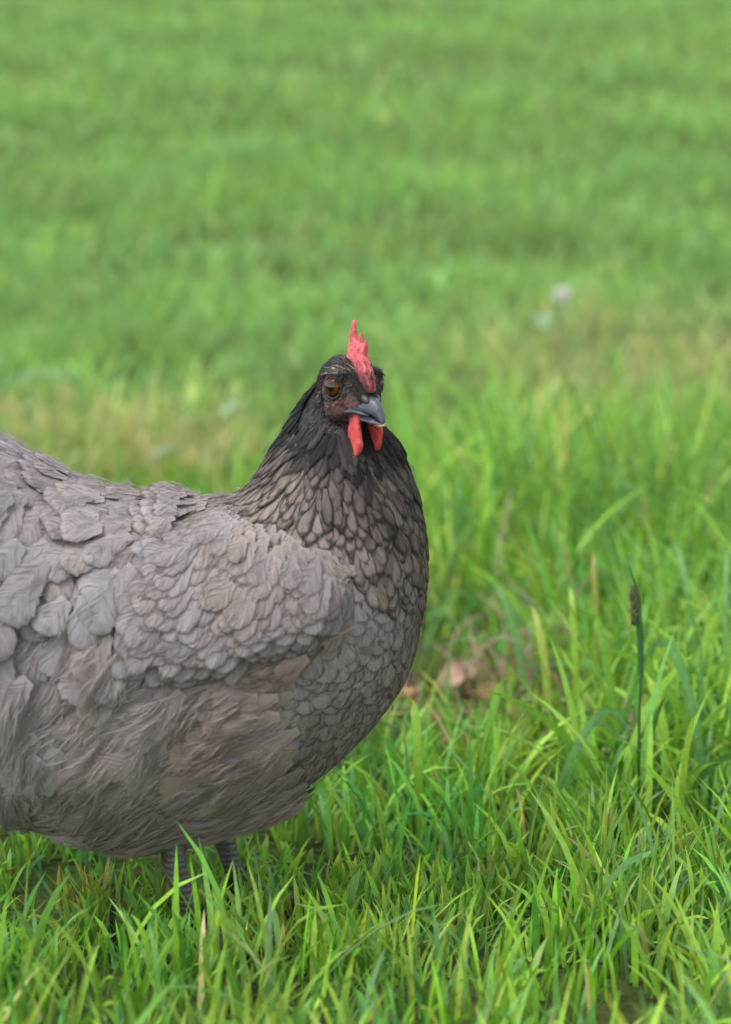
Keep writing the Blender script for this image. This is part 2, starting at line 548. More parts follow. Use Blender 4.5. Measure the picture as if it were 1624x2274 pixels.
# u, v, direction, length, width, dark, brown, lace, soft
CTRL = {
    'neck': [(690, 900, -.35, .95, 40, 14, 1, .3, .3, .2), (640, 950, -.5, .87, 56, 17, .93, .5, .6, .2), (600, 1020, -.6, .8, 72, 22, .32, .75, .95, .2),
             (560, 1075, -.65, .75, 74, 26, .12, .6, .9, .25), (700, 1000, -.2, .98, 60, 18, .95, .5, .6, .2), (660, 1070, -.25, .97, 76, 24, .28, .75, .98, .2),
             (620, 1120, -.35, .93, 76, 28, .10, .65, .9, .25), (740, 1090, .05, 1, 80, 28, .55, .6, .95, .2), (700, 1160, -.1, 1, 74, 32, .2, .45, .9, .25),
             (760, 1200, .15, 1, 74, 32, .25, .3, .9, .25), (790, 1020, .05, 1, 58, 16, 1, .4, .3, .2), (830, 1100, .3, .95, 78, 30, .72, .7, .9, .2),
             (830, 1200, .2, .97, 78, 38, .42, .55, .9, .2), (890, 1080, .35, .93, 70, 30, .66, .75, .8, .2), (920, 1160, .2, .98, 68, 38, .60, .85, .8, .15),
             (930, 1240, .03, 1, 68, 42, .46, .75, .9, .1), (780, 1270, .1, 1, 68, 34, .25, .2, .8, .2), (860, 1280, .1, 1, 72, 40, .28, .5, .85, .2), (850, 960, .3, .95, 50, 14, 1, .4, .3, .2)],
    'breast': [(830, 1330, .05, 1, 84, 54, 0, 0, .5, .3), (930, 1350, -.05, 1, 74, 44, .36, .6, .95, 0), (885, 1365, 0, 1, 80, 44, .20, .3, .95, .05),
               (760, 1400, -.1, 1, 80, 58, .05, .35, .5, .35), (850, 1450, -.1, 1, 74, 48, .15, .3, .85, .1), (920, 1440, -.12, 1, 66, 40, .32, .4, .95, 0),
               (700, 1480, -.35, .93, 74, 54, .08, .3, .6, .25), (800, 1520, -.35, .93, 70, 50, .12, .25, .85, .05), (880, 1530, -.4, .92, 62, 42, .28, .35, .95, 0),
               (700, 1570, -.6, .8, 68, 50, .15, .25, .8, .1), (790, 1600, -.65, .75, 62, 46, .2, .3, .9, .05), (700, 1660, -.8, .6, 64, 48, .25, .4, .8, .2), (645, 1640, -.7, .7, 88, 54, .2, .2, .6, .4), (600, 1760, -.8, .5, 90, 60, .25, .3, .4, .7)],
    'wing': [(450, 1180, -.55, .83, 68, 44, 0, .2, .25, .75), (600, 1220, -.3, .95, 66, 46, 0, .4, .25, .75), (720, 1265, -.15, 1, 60, 48, 0, .3, .25, .7),
             (330, 1270, -.8, .6, 82, 52, 0, .1, .45, .45), (300, 1400, -.65, .75, 86, 54, 0, .12, .5, .35), (420, 1350, -.65, .75, 78, 44, .02, .15, .6, .25),
             (550, 1330, -.5, .87, 66, 42, .02, .35, .6, .3), (680, 1340, -.45, .9, 56, 40, .04, .2, .6, .3), (750, 1330, -.4, .9, 50, 36, .05, .2, .6, .25),
             (350, 1470, -.85, .5, 90, 40, 0, .05, .55, .25), (500, 1450, -.8, .6, 72, 38, .03, .1, .65, .2), (620, 1420, -.8, .6, 62, 36, .05, .1, .65, .2), (450, 1500, -.85, .5, 76, 38, .02, .1, .6, .25), (720, 1390, -.75, .65, 56, 36, .15, .2, .6, .2)],
    'cape': [(480, 1110, -.7, .5, 56, 38, 0, .25, .3, .75), (560, 1150, -.5, .8, 56, 38, 0, .3, .3, .75), (640, 1200, -.2, .95, 56, 38, 0, .35, .3, .7), (520, 1095, -.8, .4, 50, 34, 0, .3, .3, .7)],
    'saddle': [(30, 1010, -.85, .5, 100, 74, 0, .15, .3, .5), (200, 1070, -.9, .4, 84, 64, 0, .2, .35, .45), (330, 1085, -.9, .35, 74, 56, 0, .4, .4, .4),
               (400, 1110, -.9, .4, 66, 46, .02, .4, .4, .4), (100, 1150, -.75, .65, 100, 84, 0, .15, .3, .5), (250, 1150, -.85, .5, 90, 76, 0, .15, .35, .45),
               (60, 1300, -.6, .8, 108, 92, .02, .1, .3, .5), (200, 1280, -.6, .8, 100, 86, 0, .15, .3, .5), (300, 1180, -.8, .6, 80, 66, 0, .1, .4, .4),
               (370, 1170, -.7, .7, 60, 46, 0, .15, .4, .35), (210, 1370, -.25, .97, 104, 88, .03, .1, .3, .5), (40, 1380, -.4, .9, 108, 88, .04, .1, .3, .5), (-200, 950, -.8, .5, 120, 80, .1, .1, .3, .4)],
    'fluff': [(60, 1450, -.5, .87, 110, 84, .0, .22, .15, 1), (200, 1500, -.6, .8, 110, 84, .0, .30, .15, 1), (350, 1550, -.7, .7, 110, 80, .02, .3, .15, 1), (500, 1520, -.9, .4, 90, 50, .08, .6, .15, 1),
              (600, 1480, -.95, .3, 90, 44, .22, .8, .2, .9), (450, 1620, -.9, .35, 110, 76, .10, .6, .15, 1), (600, 1580, -.9, .3, 92, 50, .1, .5, .2, .9), (100, 1650, -.6, .8, 116, 84, .0, .2, .15, 1),
              (300, 1700, -.7, .7, 116, 84, .05, .4, .15, 1), (550, 1680, -.8, .5, 106, 76, .2, .6, .15, 1), (300, 1820, -.5, .85, 116, 84, .18, .5, .15, 1), (-150, 1500, -.5, .8, 120, 90, .1, .4, .15, 1)],
}
CTRL = {k: np.array(v, float) for k, v in CTRL.items()}
CTRL['wing'][:, 4] *= 1.12
CTRL['wing'][:, 5] *= .82
for _k in ('breast', 'cape'):
    CTRL[_k][:, 4] *= .88
    CTRL[_k][:, 5] *= .84
CTRL['saddle'][:, 4:6] *= .95
for _k in ('wing', 'saddle', 'cape', 'breast'):
    CTRL[_k][:, 8] = np.minimum(1, CTRL[_k][:, 8] * 1.35 + .1)
CTRL['neck'][:, 4] *= 1.18
CTRL['neck'][:, 5] *= .98
_lo = CTRL['neck'][:, 1] > 1010
CTRL['neck'][_lo, 6] *= .97
CTRL['neck'][:, 7] *= .8
for _r, _d in ((1, .5), (2, .36), (5, .34)):
    CTRL['breast'][_r, 6] = _d


def region(u, v):
    if inpoly(u, v, WING): return 'wing'
    if u > 520:
        v = v + 34 * fbm(u, v, 40, 13)
        nl = np.interp(u, [p[0] for p in NECKLINE], [p[1] for p in NECKLINE])
        if v < nl: return 'neck'
    if u <= 450:
        sl = np.interp(u, [p[0] for p in SADDLE_LOW[:5]], [p[1] for p in SADDLE_LOW[:5]]) if u < 262 else None
        if sl is None:
            sl = np.interp(u, [264, 284, 330, 405, 450], [1420, 1300, 1238, 1168, 1140])
        if v < sl: return 'saddle'
    if v < 1200 and u < 760: return 'cape'
    lim = np.interp(v, [1380, 1440, 1500, 1560, 1700, 1850], [780, 690, 650, 640, 640, 700])
    return 'breast' if u > lim else 'fluff'


def lookup(reg, u, v):
    c = CTRL[reg]
    w = 1.0 / ((c[:, 0] - u) ** 2 + (c[:, 1] - v) ** 2 + 250.0) ** 2.2
    return (c[:, 2:] * w[:, None]).sum(0) / w.sum()


def fbm(u, v, sc, seed=0.0):
    return mnoise.noise(Vector((u / sc, v / sc, seed)))


def bulge(u, v, reg):
    """plumage loft over the skin, metres"""
    if reg == 'wing' or inpoly(u, v, WING):
        return 0.002 + 0.017 * float(smooth(0, 70, polydist(u, v, WING))) + 0.002 * fbm(u, v, 60, 3)
    if reg == 'saddle':
        return 0.002 + 0.016 * max(0, fbm(u * .8 + v * .6, (v * .8 - u * .6) * 0.7, 80, 9) + .3) * float(smooth(1010, 1120, v))
    if reg == 'fluff':
        return 0.002 + 0.011 * max(0, fbm(u, v, 95, 5) + .3)
    if reg == 'neck':
        return 0.001 + 0.002 * max(0, fbm(u, v, 60, 1) + .2)
    return 0.001 + 0.0015 * max(0, fbm(u, v, 80, 2))


GREY = np.array([0.285, 0.268, 0.284]); BROWN = np.array([0.268, 0.205, 0.165]); BLACK = np.array([0.009, 0.0078, 0.0076])


def pigments(d, b, lace, reg, u=0, v=0):
    b += .10 + .30 * fbm(u, v, 45, 41) + .12 * fbm(u, v, 15, 47)
    d = float(np.clip(d + random.gauss(0, .07) * (0.3 + (d > .1)), 0, 1)); b = float(np.clip(b + random.gauss(0, .05), -.25, 1))
    k = 1 + random.gauss(0, .055) + .10 * fbm(u, v, 60, 43)
    base = (GREY * (1 - b) + BROWN * b) * k
    if reg == 'neck' and d < .93: base = base * np.array([1.06, 1.02, .98])
    if reg == 'fluff': base = base * 1.14
    base = base * (1 - d) + BLACK * d
    ec = (np.array([0.050, 0.038, 0.032]) if reg == 'breast' else np.array([0.105, 0.076, 0.058])) if reg != 'neck' else (np.array([0.013, 0.011, 0.010]) if d > .45 else np.array([0.030, 0.024, 0.021]))
    kl = lace * (.97 if reg == 'neck' else .85)
    edge = base * (1 - kl) + np.minimum(ec, base) * kl
    return base, edge


NA, NB = 6, 5     # rows along, verts across
TT = np.linspace(0, 1, NA + 1)
BB = np.linspace(-1, 1, NB)


def vane_halfwidth(t, long_=False):
    w = np.where(t < .55, 0.42 + 0.58 * smooth(0, .55, t), np.sqrt(np.clip(1 - ((t - .55) / .455) ** 2.1, 0, 1)))
    return np.maximum(w, 0.10)


HW = vane_halfwidth(TT)
FQ = []
for i in range(NA):
    for j in range(NB - 1):
        a = i * NB + j
        FQ.append((a, a + 1, a + NB + 1, a + NB))
FQ = np.array(FQ)


def make_feather(p, n, d, L, W, off, reg, soft, lift, cup, curl, root_reg_bulge):
    """one draped vane; returns verts, or None"""
    c = n.cross(d).normalized()
    vs_ = []
    r = random.random()
    twist = random.gauss(0, .12)
    skew = random.gauss(0, .05)
    shing = {'wing': .06, 'breast': .05, 'cape': .05}.get(reg, .03) * (1 if p.y < 0 else -1)
    for i, t in enumerate(TT):
        for j, b in enumerate(BB):
            hw = HW[i] * W * .5
            q = p + d * (L * (t - 0.25)) + c * (hw * b + skew * L * t * t)
            loc, nn, _, _ = bvh.find_nearest(q)
            if nn.dot(n) < 0.2: nn = n
            h = off + lift * t ** 1.3 - cup * (b * b) * (0.4 + 0.6 * t) - curl * max(0, t - .55) ** 2 * 5 + twist * hw * b * .25 + shing * b * hw
            # keep part of the free, stiff shape
            stiff = q + n * 0.0
            base = loc.lerp(stiff, 0.25) if (stiff - loc).dot(nn) > 0 else loc
            vs_.append(base + nn * h)
    return vs_, r


def build_plumage():
    # area-weighted candidates
    tris = []
    bme.calc_loop_triangles()
    lt = np.empty(len(bme.loop_triangles) * 3, np.int32); bme.loop_triangles.foreach_get('vertices', lt); lt = lt.reshape(-1, 3)
    a, b, c = BV[lt[:, 0]], BV[lt[:, 1]], BV[lt[:, 2]]
    nr = np.cross(b - a, c - a); ar = np.linalg.norm(nr, axis=1); nr = nr / ar[:, None]
    cum = np.cumsum(ar); cum /= cum[-1]
    NC = 56000
    ti = np.searchsorted(cum, rng.random(NC))
    r1, r2 = np.sqrt(rng.random(NC)), rng.random(NC)
    pts = a[ti] * (1 - r1)[:, None] + b[ti] * (r1 * (1 - r2))[:, None] + c[ti] * (r1 * r2)[:, None]
    nrm = nr[ti]
    cells = {}
    CELL = 0.012
    out = []
    for k in range(NC):
        p = Vector(pts[k]); n = Vector(nrm[k])
        f, l, z = head_local(p)
        if f > -70 and z > -88 and math.hypot(f, l) < 120: continue      # head
        u, v = proj(p.x, -abs(p.y), p.z)
        if u < -330: continue
        reg = region(u, v)
        q = lookup(reg, u, v)
        dx, dy, L, W = q[0], q[1], q[2], q[3]
        far = p.y > 0.03
        sp = (0.40 if reg in ('saddle', 'fluff') else .35) * math.sqrt(L * W) * S * (1.6 if far else 1.0)
        if reg == 'neck': sp *= 0.92
        ck = (int(p.x // CELL), int(p.y // CELL), int(p.z // CELL))
        R = int(sp // CELL) + 1
        ok = True
        for ix in range(ck[0] - R, ck[0] + R + 1):
            for iy in range(ck[1] - R, ck[1] + R + 1):
                for iz in range(ck[2] - R, ck[2] + R + 1):
                    for (pp, s2) in cells.get((ix, iy, iz), ()):
                        if (pp - p).length < min(sp, s2): ok = False; break
                    if not ok: break
                if not ok: break
            if not ok: break
        if not ok: continue
        cells.setdefault(ck, []).append((p, sp))
        ang = random.gauss(0, {'breast': .12, 'neck': .12, 'wing': .13, 'cape': .14}.get(reg, .2))
        dx, dy = dx * math.cos(ang) - dy * math.sin(ang), dx * math.sin(ang) + dy * math.cos(ang)
        d = Vector((dx, 0, -dy)); d = d - n * d.dot(n)
        if d.length < 1e-4: continue
        d.normalize()
        kL = random.uniform(.88, 1.15)
        Lm, Wm = L * S * kL, W * S * random.uniform(.9, 1.12) * {'wing': 1.45, 'breast': 1.42, 'cape': 1.4, 'neck': 1.2, 'saddle': 1.15, 'fluff': 1.2}[reg]
        off = bulge(u, v, reg) + random.uniform(0, .0006)
        lift = {'neck': .0026, 'breast': .0016, 'wing': .0014, 'cape': .0012, 'saddle': .0032, 'fluff': .003}[reg] * random.uniform(.75, 1.3)
        cup = {'neck': .0007, 'breast': .0004, 'wing': .0001, 'cape': .0001, 'saddle': .0026, 'fluff': .001}[reg] * random.uniform(.8, 1.2)
        curl = {'neck': .0006, 'breast': .0007, 'wing': .0004, 'cape': .0003, 'saddle': .0022, 'fluff': .0006}[reg]
        if n.z > .55 and 430 < u < 550: lift *= .25
        vs_, r = make_feather(p, n, d, Lm, Wm, off, reg, q[7], lift, cup, curl, 0)
        base, edge = pigments(q[4], q[5], q[6], reg, u, v)
        soft = float(np.clip(q[7] + random.gauss(0, .08), 0, 1))
        vis = 0.0
        view = (Vector((0, -DIST, CAM_H)) - p).normalized()
        if 0 < u < 1000 and 950 < v < 1690 and p.y < 0.05:
            vis = L * W * kL * max(0, n.dot(view) - .1) * (0.35 if reg == 'fluff' else 1.0)
        out.append((vis, reg, vs_, base, edge, soft, r))
    return out


fl = build_plumage()
print('feathers', len(fl))
fuv = np.array([((b * .5 + .5), t, 0, 0) for t in TT for b in BB])
NVF = len(fuv)


def feather_arrays(items):
    V = np.empty((len(items) * NVF, 3)); Bc = np.empty((len(items) * NVF, 3)); Ec = np.empty((len(items) * NVF, 4)); U = np.empty((len(items) * NVF, 4))
    Q = np.empty((len(items) * len(FQ), 4), np.int32)
    for k, (vis, reg, vs_, base, edge, soft, r) in enumerate(items):
        sl = slice(k * NVF, (k + 1) * NVF)
        V[sl] = [tuple(x) for x in vs_]
        Bc[sl] = base; Ec[sl, :3] = edge; Ec[sl, 3] = {'neck': .46, 'breast': .62, 'wing': .62}.get(reg, .62)
        U[sl] = fuv; U[sl, 2] = r; U[sl, 3] = soft
        Q[k * len(FQ):(k + 1) * len(FQ)] = FQ + k * NVF
    return V, Q, {'base': Bc, 'edge': Ec, 'fuv': U}


fl.sort(key=lambda x: -x[0])
single, rest = fl[:300], fl[300:]
V, Q, at = feather_arrays(rest)
pl = hl(mesh_np('plumage', V, Q, M_FEATHER, None, True, at))
tag(pl, None, None, None, 'stuff')

# folded wing under its coverts
def build_wing(side):
    step = 14
    us = np.arange(250, 800, step); vs2 = np.arange(1120, 1530, step)
    bm = bmesh.new()
    grid = {}
    for i, u in enumerate(us):
        for j, v in enumerate(vs2):
            if not inpoly(u, v, WING): continue
            o = Vector((0, -DIST, CAM_H)); dr = (P(u, v) - o).normalized()
            loc, nn, _, _ = bvh.ray_cast(o, dr)
            if loc is None: continue
            q = loc + nn * (bulge(u, v, 'wing') - 0.003)
            grid[(i, j)] = bm.verts.new((q.x, q.y * side, q.z))
    for (i, j) in list(grid):
        k4 = [(i, j), (i + 1, j), (i + 1, j + 1), (i, j + 1)]
        if all(k in grid for k in k4):
            bm.faces.new([grid[k] for k in (k4 if side < 0 else k4[::-1])])
    o = bm_obj('wing', bm, M_BODY)
    at_ = o.data.attributes.new('base', 'FLOAT_COLOR', 'POINT')
    at_.data.foreach_set('color', np.tile([0.13, 0.115, 0.11, 1], (len(o.data.vertices), 1)).astype(np.float32).ravel())
    return hl(o)


wing = build_wing(1)
for it in single:
    V, Q, at = feather_arrays([it])
    ctr = V.mean(0)
    f = mesh_np('feather', V - ctr, Q, M_FEATHER, None, True, at)
    f.location = tuple(ctr)
    if it[1] == 'wing':
        f.parent = wing
        f.matrix_parent_inverse = Matrix.Identity(4)
    else:
        f.parent = hen
        f.matrix_parent_inverse = Matrix.Translation(-HEN0)


# ------------------------------------------------------------------ down and filaments (hair curves)

def hair(name, strands, radii, cols, mat, parent_hen=True):
    """strands: (N, K, 3)"""
    N, K, _ = strands.shape
    hc = bpy.data.hair_curves.new(name)
    hc.add_curves([K] * N)
    hc.attributes['position'].data.foreach_set('vector', strands.astype(np.float32).ravel())
    ra = hc.attributes.get('radius') or hc.attributes.new('radius', 'FLOAT', 'POINT')
    taper = np.linspace(1, .25, K)[None] * np.asarray(radii)[:, None]
    ra.data.foreach_set('value', taper.astype(np.float32).ravel())
    ca = hc.attributes.new('base', 'FLOAT_COLOR', 'POINT')
    if cols.ndim == 2: cols = np.repeat(cols[:, None, :], K, 1)
    c4 = np.concatenate([cols, np.ones((N, K, 1))], 2)
    ca.data.foreach_set('color', c4.astype(np.float32).ravel())
    hc.materials.append(mat)
    o = bpy.data.objects.new(name, hc)
    link(o)
    if parent_hen: hl(o)
    return o


def sample_body(N):
    lt = np.empty(len(bme.loop_triangles) * 3, np.int32); bme.loop_triangles.foreach_get('vertices', lt); lt = lt.reshape(-1, 3)
    a, b, c = BV[lt[:, 0]], BV[lt[:, 1]], BV[lt[:, 2]]
    nr = np.cross(b - a, c - a); ar = np.linalg.norm(nr, axis=1); nr = nr / ar[:, None]
    cum = np.cumsum(ar); cum /= cum[-1]
    ti = np.searchsorted(cum, rng.random(N))
    r1, r2 = np.sqrt(rng.random(N)), rng.random(N)
    return a[ti] * (1 - r1)[:, None] + b[ti] * (r1 * (1 - r2))[:, None] + c[ti] * (r1 * r2)[:, None], nr[ti]


def build_down():
    """tufts: many soft barbs fanned from shared plume roots"""
    pts, nrm = sample_body(60000)
    st, ra, co = [], [], []
    fluff_roots = {'fluff': .12, 'saddle': .05, 'wing': .04, 'cape': .09, 'breast': .02, 'neck': .006}
    for k in range(len(pts)):
        p = Vector(pts[k])
        if p.y > 0.06: continue
        u, v = proj(p.x, -abs(p.y), p.z)
        if u < -120: continue
        f, l, z = head_local(p)
        if z > -110 and f > -90: continue
        reg = region(u, v)
        pr = fluff_roots.get(reg, 0)
        if reg == 'wing' and v > 1290: pr *= .25
        if random.random() > pr * 1.0: continue
        n = Vector(nrm[k])
        q = lookup(reg, u, v)
        d = Vector((q[0], 0, -q[1])); d = (d - n * d.dot(n)).normalized()
        a0 = random.gauss(0, .10) + .9 * fbm(u, v, 90, 21)
        c = n.cross(d)
        d = (d * math.cos(a0) + c * math.sin(a0)).normalized(); c = n.cross(d)
        off = bulge(u, v, reg)
        base, _ = pigments(q[4] * .8, q[5], 0, reg, u, v)
        base = base * random.uniform(.95, 1.1) * (1.12 + .5 * fbm(u, v, 70, 31))
        nb = 26 if reg == 'fluff' else 9
        Lp = q[2] * S * (random.uniform(.6, 1.0) if reg == 'fluff' else random.uniform(.45, .7))
        root = p + n * (off + (.0035 if reg == 'fluff' else .0035))
        droop = random.uniform(.1, .35)
        for m in range(nb):
            s0 = random.random()
            spread = random.uniform(-1, 1)
            r0 = root + d * (Lp * .55 * s0) + n * (.0025 * s0)
            di = (d + c * spread * .5 + n * random.uniform(-.03, .16)).normalized()
            ll = Lp * random.uniform(.25, .5)
            cs = []
            for i in range(5):
                t = i / 4
                x = r0 + di * (ll * t) + d * (ll * .18 * t * t) - n * (ll * droop * t * t) + Vector((0, 0, -1)) * (ll * .07 * t * t)
                cs.append(x)
            st.append(cs); ra.append(random.uniform(.00007, .00014)); co.append(base * random.uniform(.92, 1.1))
    o = hair('down', np.array([[tuple(x) for x in s_] for s_ in st]), ra, np.array(co), M_HAIR)
    tag(o, None, None, None, 'stuff')
    print('down strands', len(st))


build_down()


def build_barbs():
    """free barbs along the vanes that face the camera side: fine fringe over the edges"""
    st, ra, co = [], [], []
    for (vis, reg, vs_, base, edge, soft, r) in fl:
        if vs_[NB * 3 + 2].y > 0.05: continue
        g = np.array([tuple(x) for x in vs_]).reshape(NA + 1, NB, 3)
        mid = NB // 2
        nb = 62 if reg == 'fluff' else (int(22 + 26 * soft) if reg != 'neck' else 18)
        for _ in range(nb):
            sgn = random.choice((-1, 1)); t0 = random.uniform(.0, .80)
            pts = []
            over = random.uniform(.85, 1.10 + .22 * soft)
            for i in range(4):
                a = i / 3 * over
                t = min(1.05, t0 + .52 * a ** 1.1)
                ti = min(NA - 1e-4, t * NA); i0 = int(ti); ft = ti - i0
                bi = mid + sgn * min(a, 1) * mid
                bi = min(max(bi, 0), NB - 1 - 1e-4); j0 = int(bi); fb = bi - j0
                q = (g[i0, j0] * (1 - fb) + g[i0, j0 + 1] * fb) * (1 - ft) + (g[i0 + 1, j0] * (1 - fb) + g[i0 + 1, j0 + 1] * fb) * ft
                if a > 1:
                    q = q + (g[i0, j0 + (sgn > 0)] - g[i0, mid]) * (a - 1)
                if t > 1: q = q + (g[NA, mid] - g[NA - 1, mid]) * (t - 1) * NA
                pts.append(q)
            nrm_ = np.cross(g[NA, mid] - g[0, mid], g[3, -1] - g[3, 0]); nrm_ /= np.linalg.norm(nrm_) + 1e-9
            lift = random.uniform(.00005, .0003)
            sg = 1 if nrm_ @ (g[3, mid] - (g[3, 0] + g[3, -1]) / 2) >= 0 else -1
            st.append([pts[i] + nrm_ * sg * lift * (.5 + i * .4) for i in range(4)])
            kv = random.uniform(.80, 1.24)
            co.append([(base * (1 - k) + edge * k) * kv for k in ((.0, .1, .55, .95) if reg != 'neck' else (.1, .4, .8, 1.0))]); ra.append(random.uniform(.00009, .00018))
    o = hair('barbs', np.array(st), ra, np.array(co), M_HAIR)
    tag(o, None, None, None, 'stuff')
    print('barbs', len(st))


build_barbs()


def build_head_plumage():
    st, ra, co = [], [], []
    pts, nrm = sample_body(330000)
    m = (np.linalg.norm(pts - np.array(HC), axis=1) < 175 * S)
    pts, nrm = pts[m], nrm[m]
    for k in range(len(pts)):
        p = Vector(pts[k]); n = Vector(nrm[k])
        f, l, z = head_local(p)
        fm = float(face_mask(np.array(f), np.array(l), np.array(z)))
        if z < -135: continue
        if f > 62 and z > -50: continue
        if abs(l) < 8 and f > -6 and z > 0: continue
        bristle = fm > .45
        if bristle and random.random() > .30: continue
        # feathers run back over the crown, then down the neck
        d = -HF * (1.0 if z > -30 else .55) + HL * (.25 * np.sign(l)) - HU * (0.35 if z > 20 else (.8 if z > -40 else 1.2))
        d = d - n * d.dot(n)
        if d.length < 1e-3: continue
        d.normalize()
        c = n.cross(d)
        d = (d + c * random.gauss(0, .14)).normalized()
        ll = S * (random.uniform(5, 9) if bristle else random.uniform(16, 30))
        lift = random.uniform(.05, .22)
        cs = [p + d * (ll * t) + n * (ll * lift * t - ll * .18 * t * t + .0003) for t in (0, .33, .66, 1)]
        cc = np.array([0.016, 0.0135, 0.013]) * random.uniform(.6, 1.7)
        if not bristle:
            s_ = math.hypot((f - 34) / 18, (z - 48) / 12)
            if s_ < 1 and l > 0 and random.random() < .16: cc = np.array([0.42, 0.34, 0.22]); 
            elif random.random() < .06: cc = np.array([0.07, 0.055, 0.045])
            # pale grey ear tuft
            e = math.hypot((f + 22) / 10, (z + 4) / 17)
            if e < 1 and random.random() < .85: cc = np.array([0.20, 0.19, 0.20]) * random.uniform(.7, 1.2)
        st.append(cs); ra.append(random.uniform(.00018, .00034) * (.5 if bristle else 1)); co.append(cc)
    o = hair('head_plumage', np.array([[tuple(x) for x in s_] for s_ in st]), ra, np.array(co), M_HEADHAIR)
    tag(o, None, None, None, 'stuff')
    print('head strands', len(st))


build_head_plumage()

# ------------------------------------------------------------------ comb, wattles, beak, eyes
def slab(name, poly, thick, tilt=None, mat=M_COMB, voxel=0.0011, it=6, place=None):
    """a fleshy plate: outline poly in (a, b) pixels, half-thickness thick(a, b) pixels; place(a, b, c) -> world"""
    bm = bmesh.new()
    pts = catmull(np.array(poly + [poly[0]], float), 3)[:-1]
    f_ = bm.faces.new([bm.verts.new((a, 0, b)) for a, b in pts])
    r = bmesh.ops.extrude_face_region(bm, geom=[f_])
    for v in r['geom']:
        if isinstance(v, bmesh.types.BMVert): v.co.y = 1.0
    for v in bm.verts:
        a, b = v.co.x, v.co.z
        c = (1 if v.co.y > .5 else -1) * thick(a, b)
        v.co = place(a, b, c)
    bmesh.ops.recalc_face_normals(bm, faces=bm.faces)
    o = bm_obj(name, bm, mat)
    bake(o, [('TRIANGULATE', {}), ('REMESH', dict(mode='VOXEL', voxel_size=voxel)), ('SMOOTH', dict(factor=.5, iterations=it))])
    for vtx in o.data.vertices:
        vtx.co += vtx.normal * (.00035 * mnoise.noise(vtx.co * 520) + .0003 * mnoise.noise(vtx.co * 190))
    return hl(o)


comb_poly = [(-12, 56), (-10, 84), (-8, 104), (0, 128), (10, 147), (19, 156), (26, 148), (28, 122), (35, 108), (43, 108), (51, 124), (58, 127), (62, 108), (66, 98), (73, 106), (80, 112), (82, 98),
             (77, 86), (80, 72), (86, 52), (92, 30), (96, 10), (92, 0), (82, 2), (64, 14), (34, 40)]
comb = slab('comb', [(f_ if z_ < 40 else 34 + (f_ - 34) * (.74 if z_ > 60 else .86), z_) for f_, z_ in comb_poly], lambda a, b: float(np.interp(b, [-5, 30, 70, 100, 150], [7, 13, 10, 6, 4])), place=lambda a, b, c: H(a, c + 1.5 * math.sin(b * .05), b), it=3)


def wattle(sgn, lean):
    poly = [(46, -44), (62, -40), (76, -46), (79, -70), (83, -98), (85, -118), (78, -134), (70, -141), (58, -143), (46, -138), (38, -124), (38, -98), (43, -70)] if sgn > 0 else \
           [(44, -52), (70, -48), (90, -54), (94, -78), (86, -104), (76, -124), (68, -131), (60, -120), (52, -96), (46, -74)]
    return slab('wattle', poly, lambda a, b: 6.5, mat=M_WATTLE, place=lambda a, b, c: H(a, sgn * (21 + lean * (-b - 45) / 90) + c + 2 * math.sin(b * .07), b + 2), it=12)


wattle(1, 4); wattle(-1, 6)


def beak_part(name, secs, mat):
    secs = catmull(np.array(secs, float), 4)
    bm = bmesh.new()
    rings = []
    for f, hw, top, bot in secs:
        zc, hh = (top + bot) / 2, (top - bot) / 2
        ring = []
        for j in range(20):
            t = 2 * math.pi * j / 20
            ct, st = math.cos(t), math.sin(t)
            # arched above, flat edge below
            zz = zc + hh * (st if st > 0 else -abs(st) ** .5)
            ww = hw * math.copysign(abs(ct) ** .8, ct) * (1.0 if st < 0 else (1 - float(np.interp(f, [40, 80, 112], [.62, .50, .25])) * st))
            ring.append(H(f, ww, zz))
        rings.append(ring)
    loft(bm, rings)
    bmesh.ops.recalc_face_normals(bm, faces=bm.faces)
    o = bm_obj(name, bm, mat)
    return o


def build_comb_bristles():
    st, ra, co = [], [], []
    for vtx in comb.data.vertices:
        f, l, z = head_local(vtx.co)
        if z > 62 or random.random() > (.95 if z < 40 else .35): continue
        d = (-HF * .7 + HU * random.uniform(.2, .9) + HL * random.uniform(-.3, .3)).normalized()
        d = (d - vtx.normal * d.dot(vtx.normal)).normalized()
        ll = S * random.uniform(5, 11)
        st.append([tuple(vtx.co + d * (ll * t) + vtx.normal * (ll * .12 * t)) for t in (0, .5, 1)])
        ra.append(random.uniform(.00012, .00022)); co.append(np.array([.016, .013, .013]))
    tag(hair('comb_bristles', np.array(st), ra, np.array(co), M_HEADHAIR), None, None, None, 'stuff')


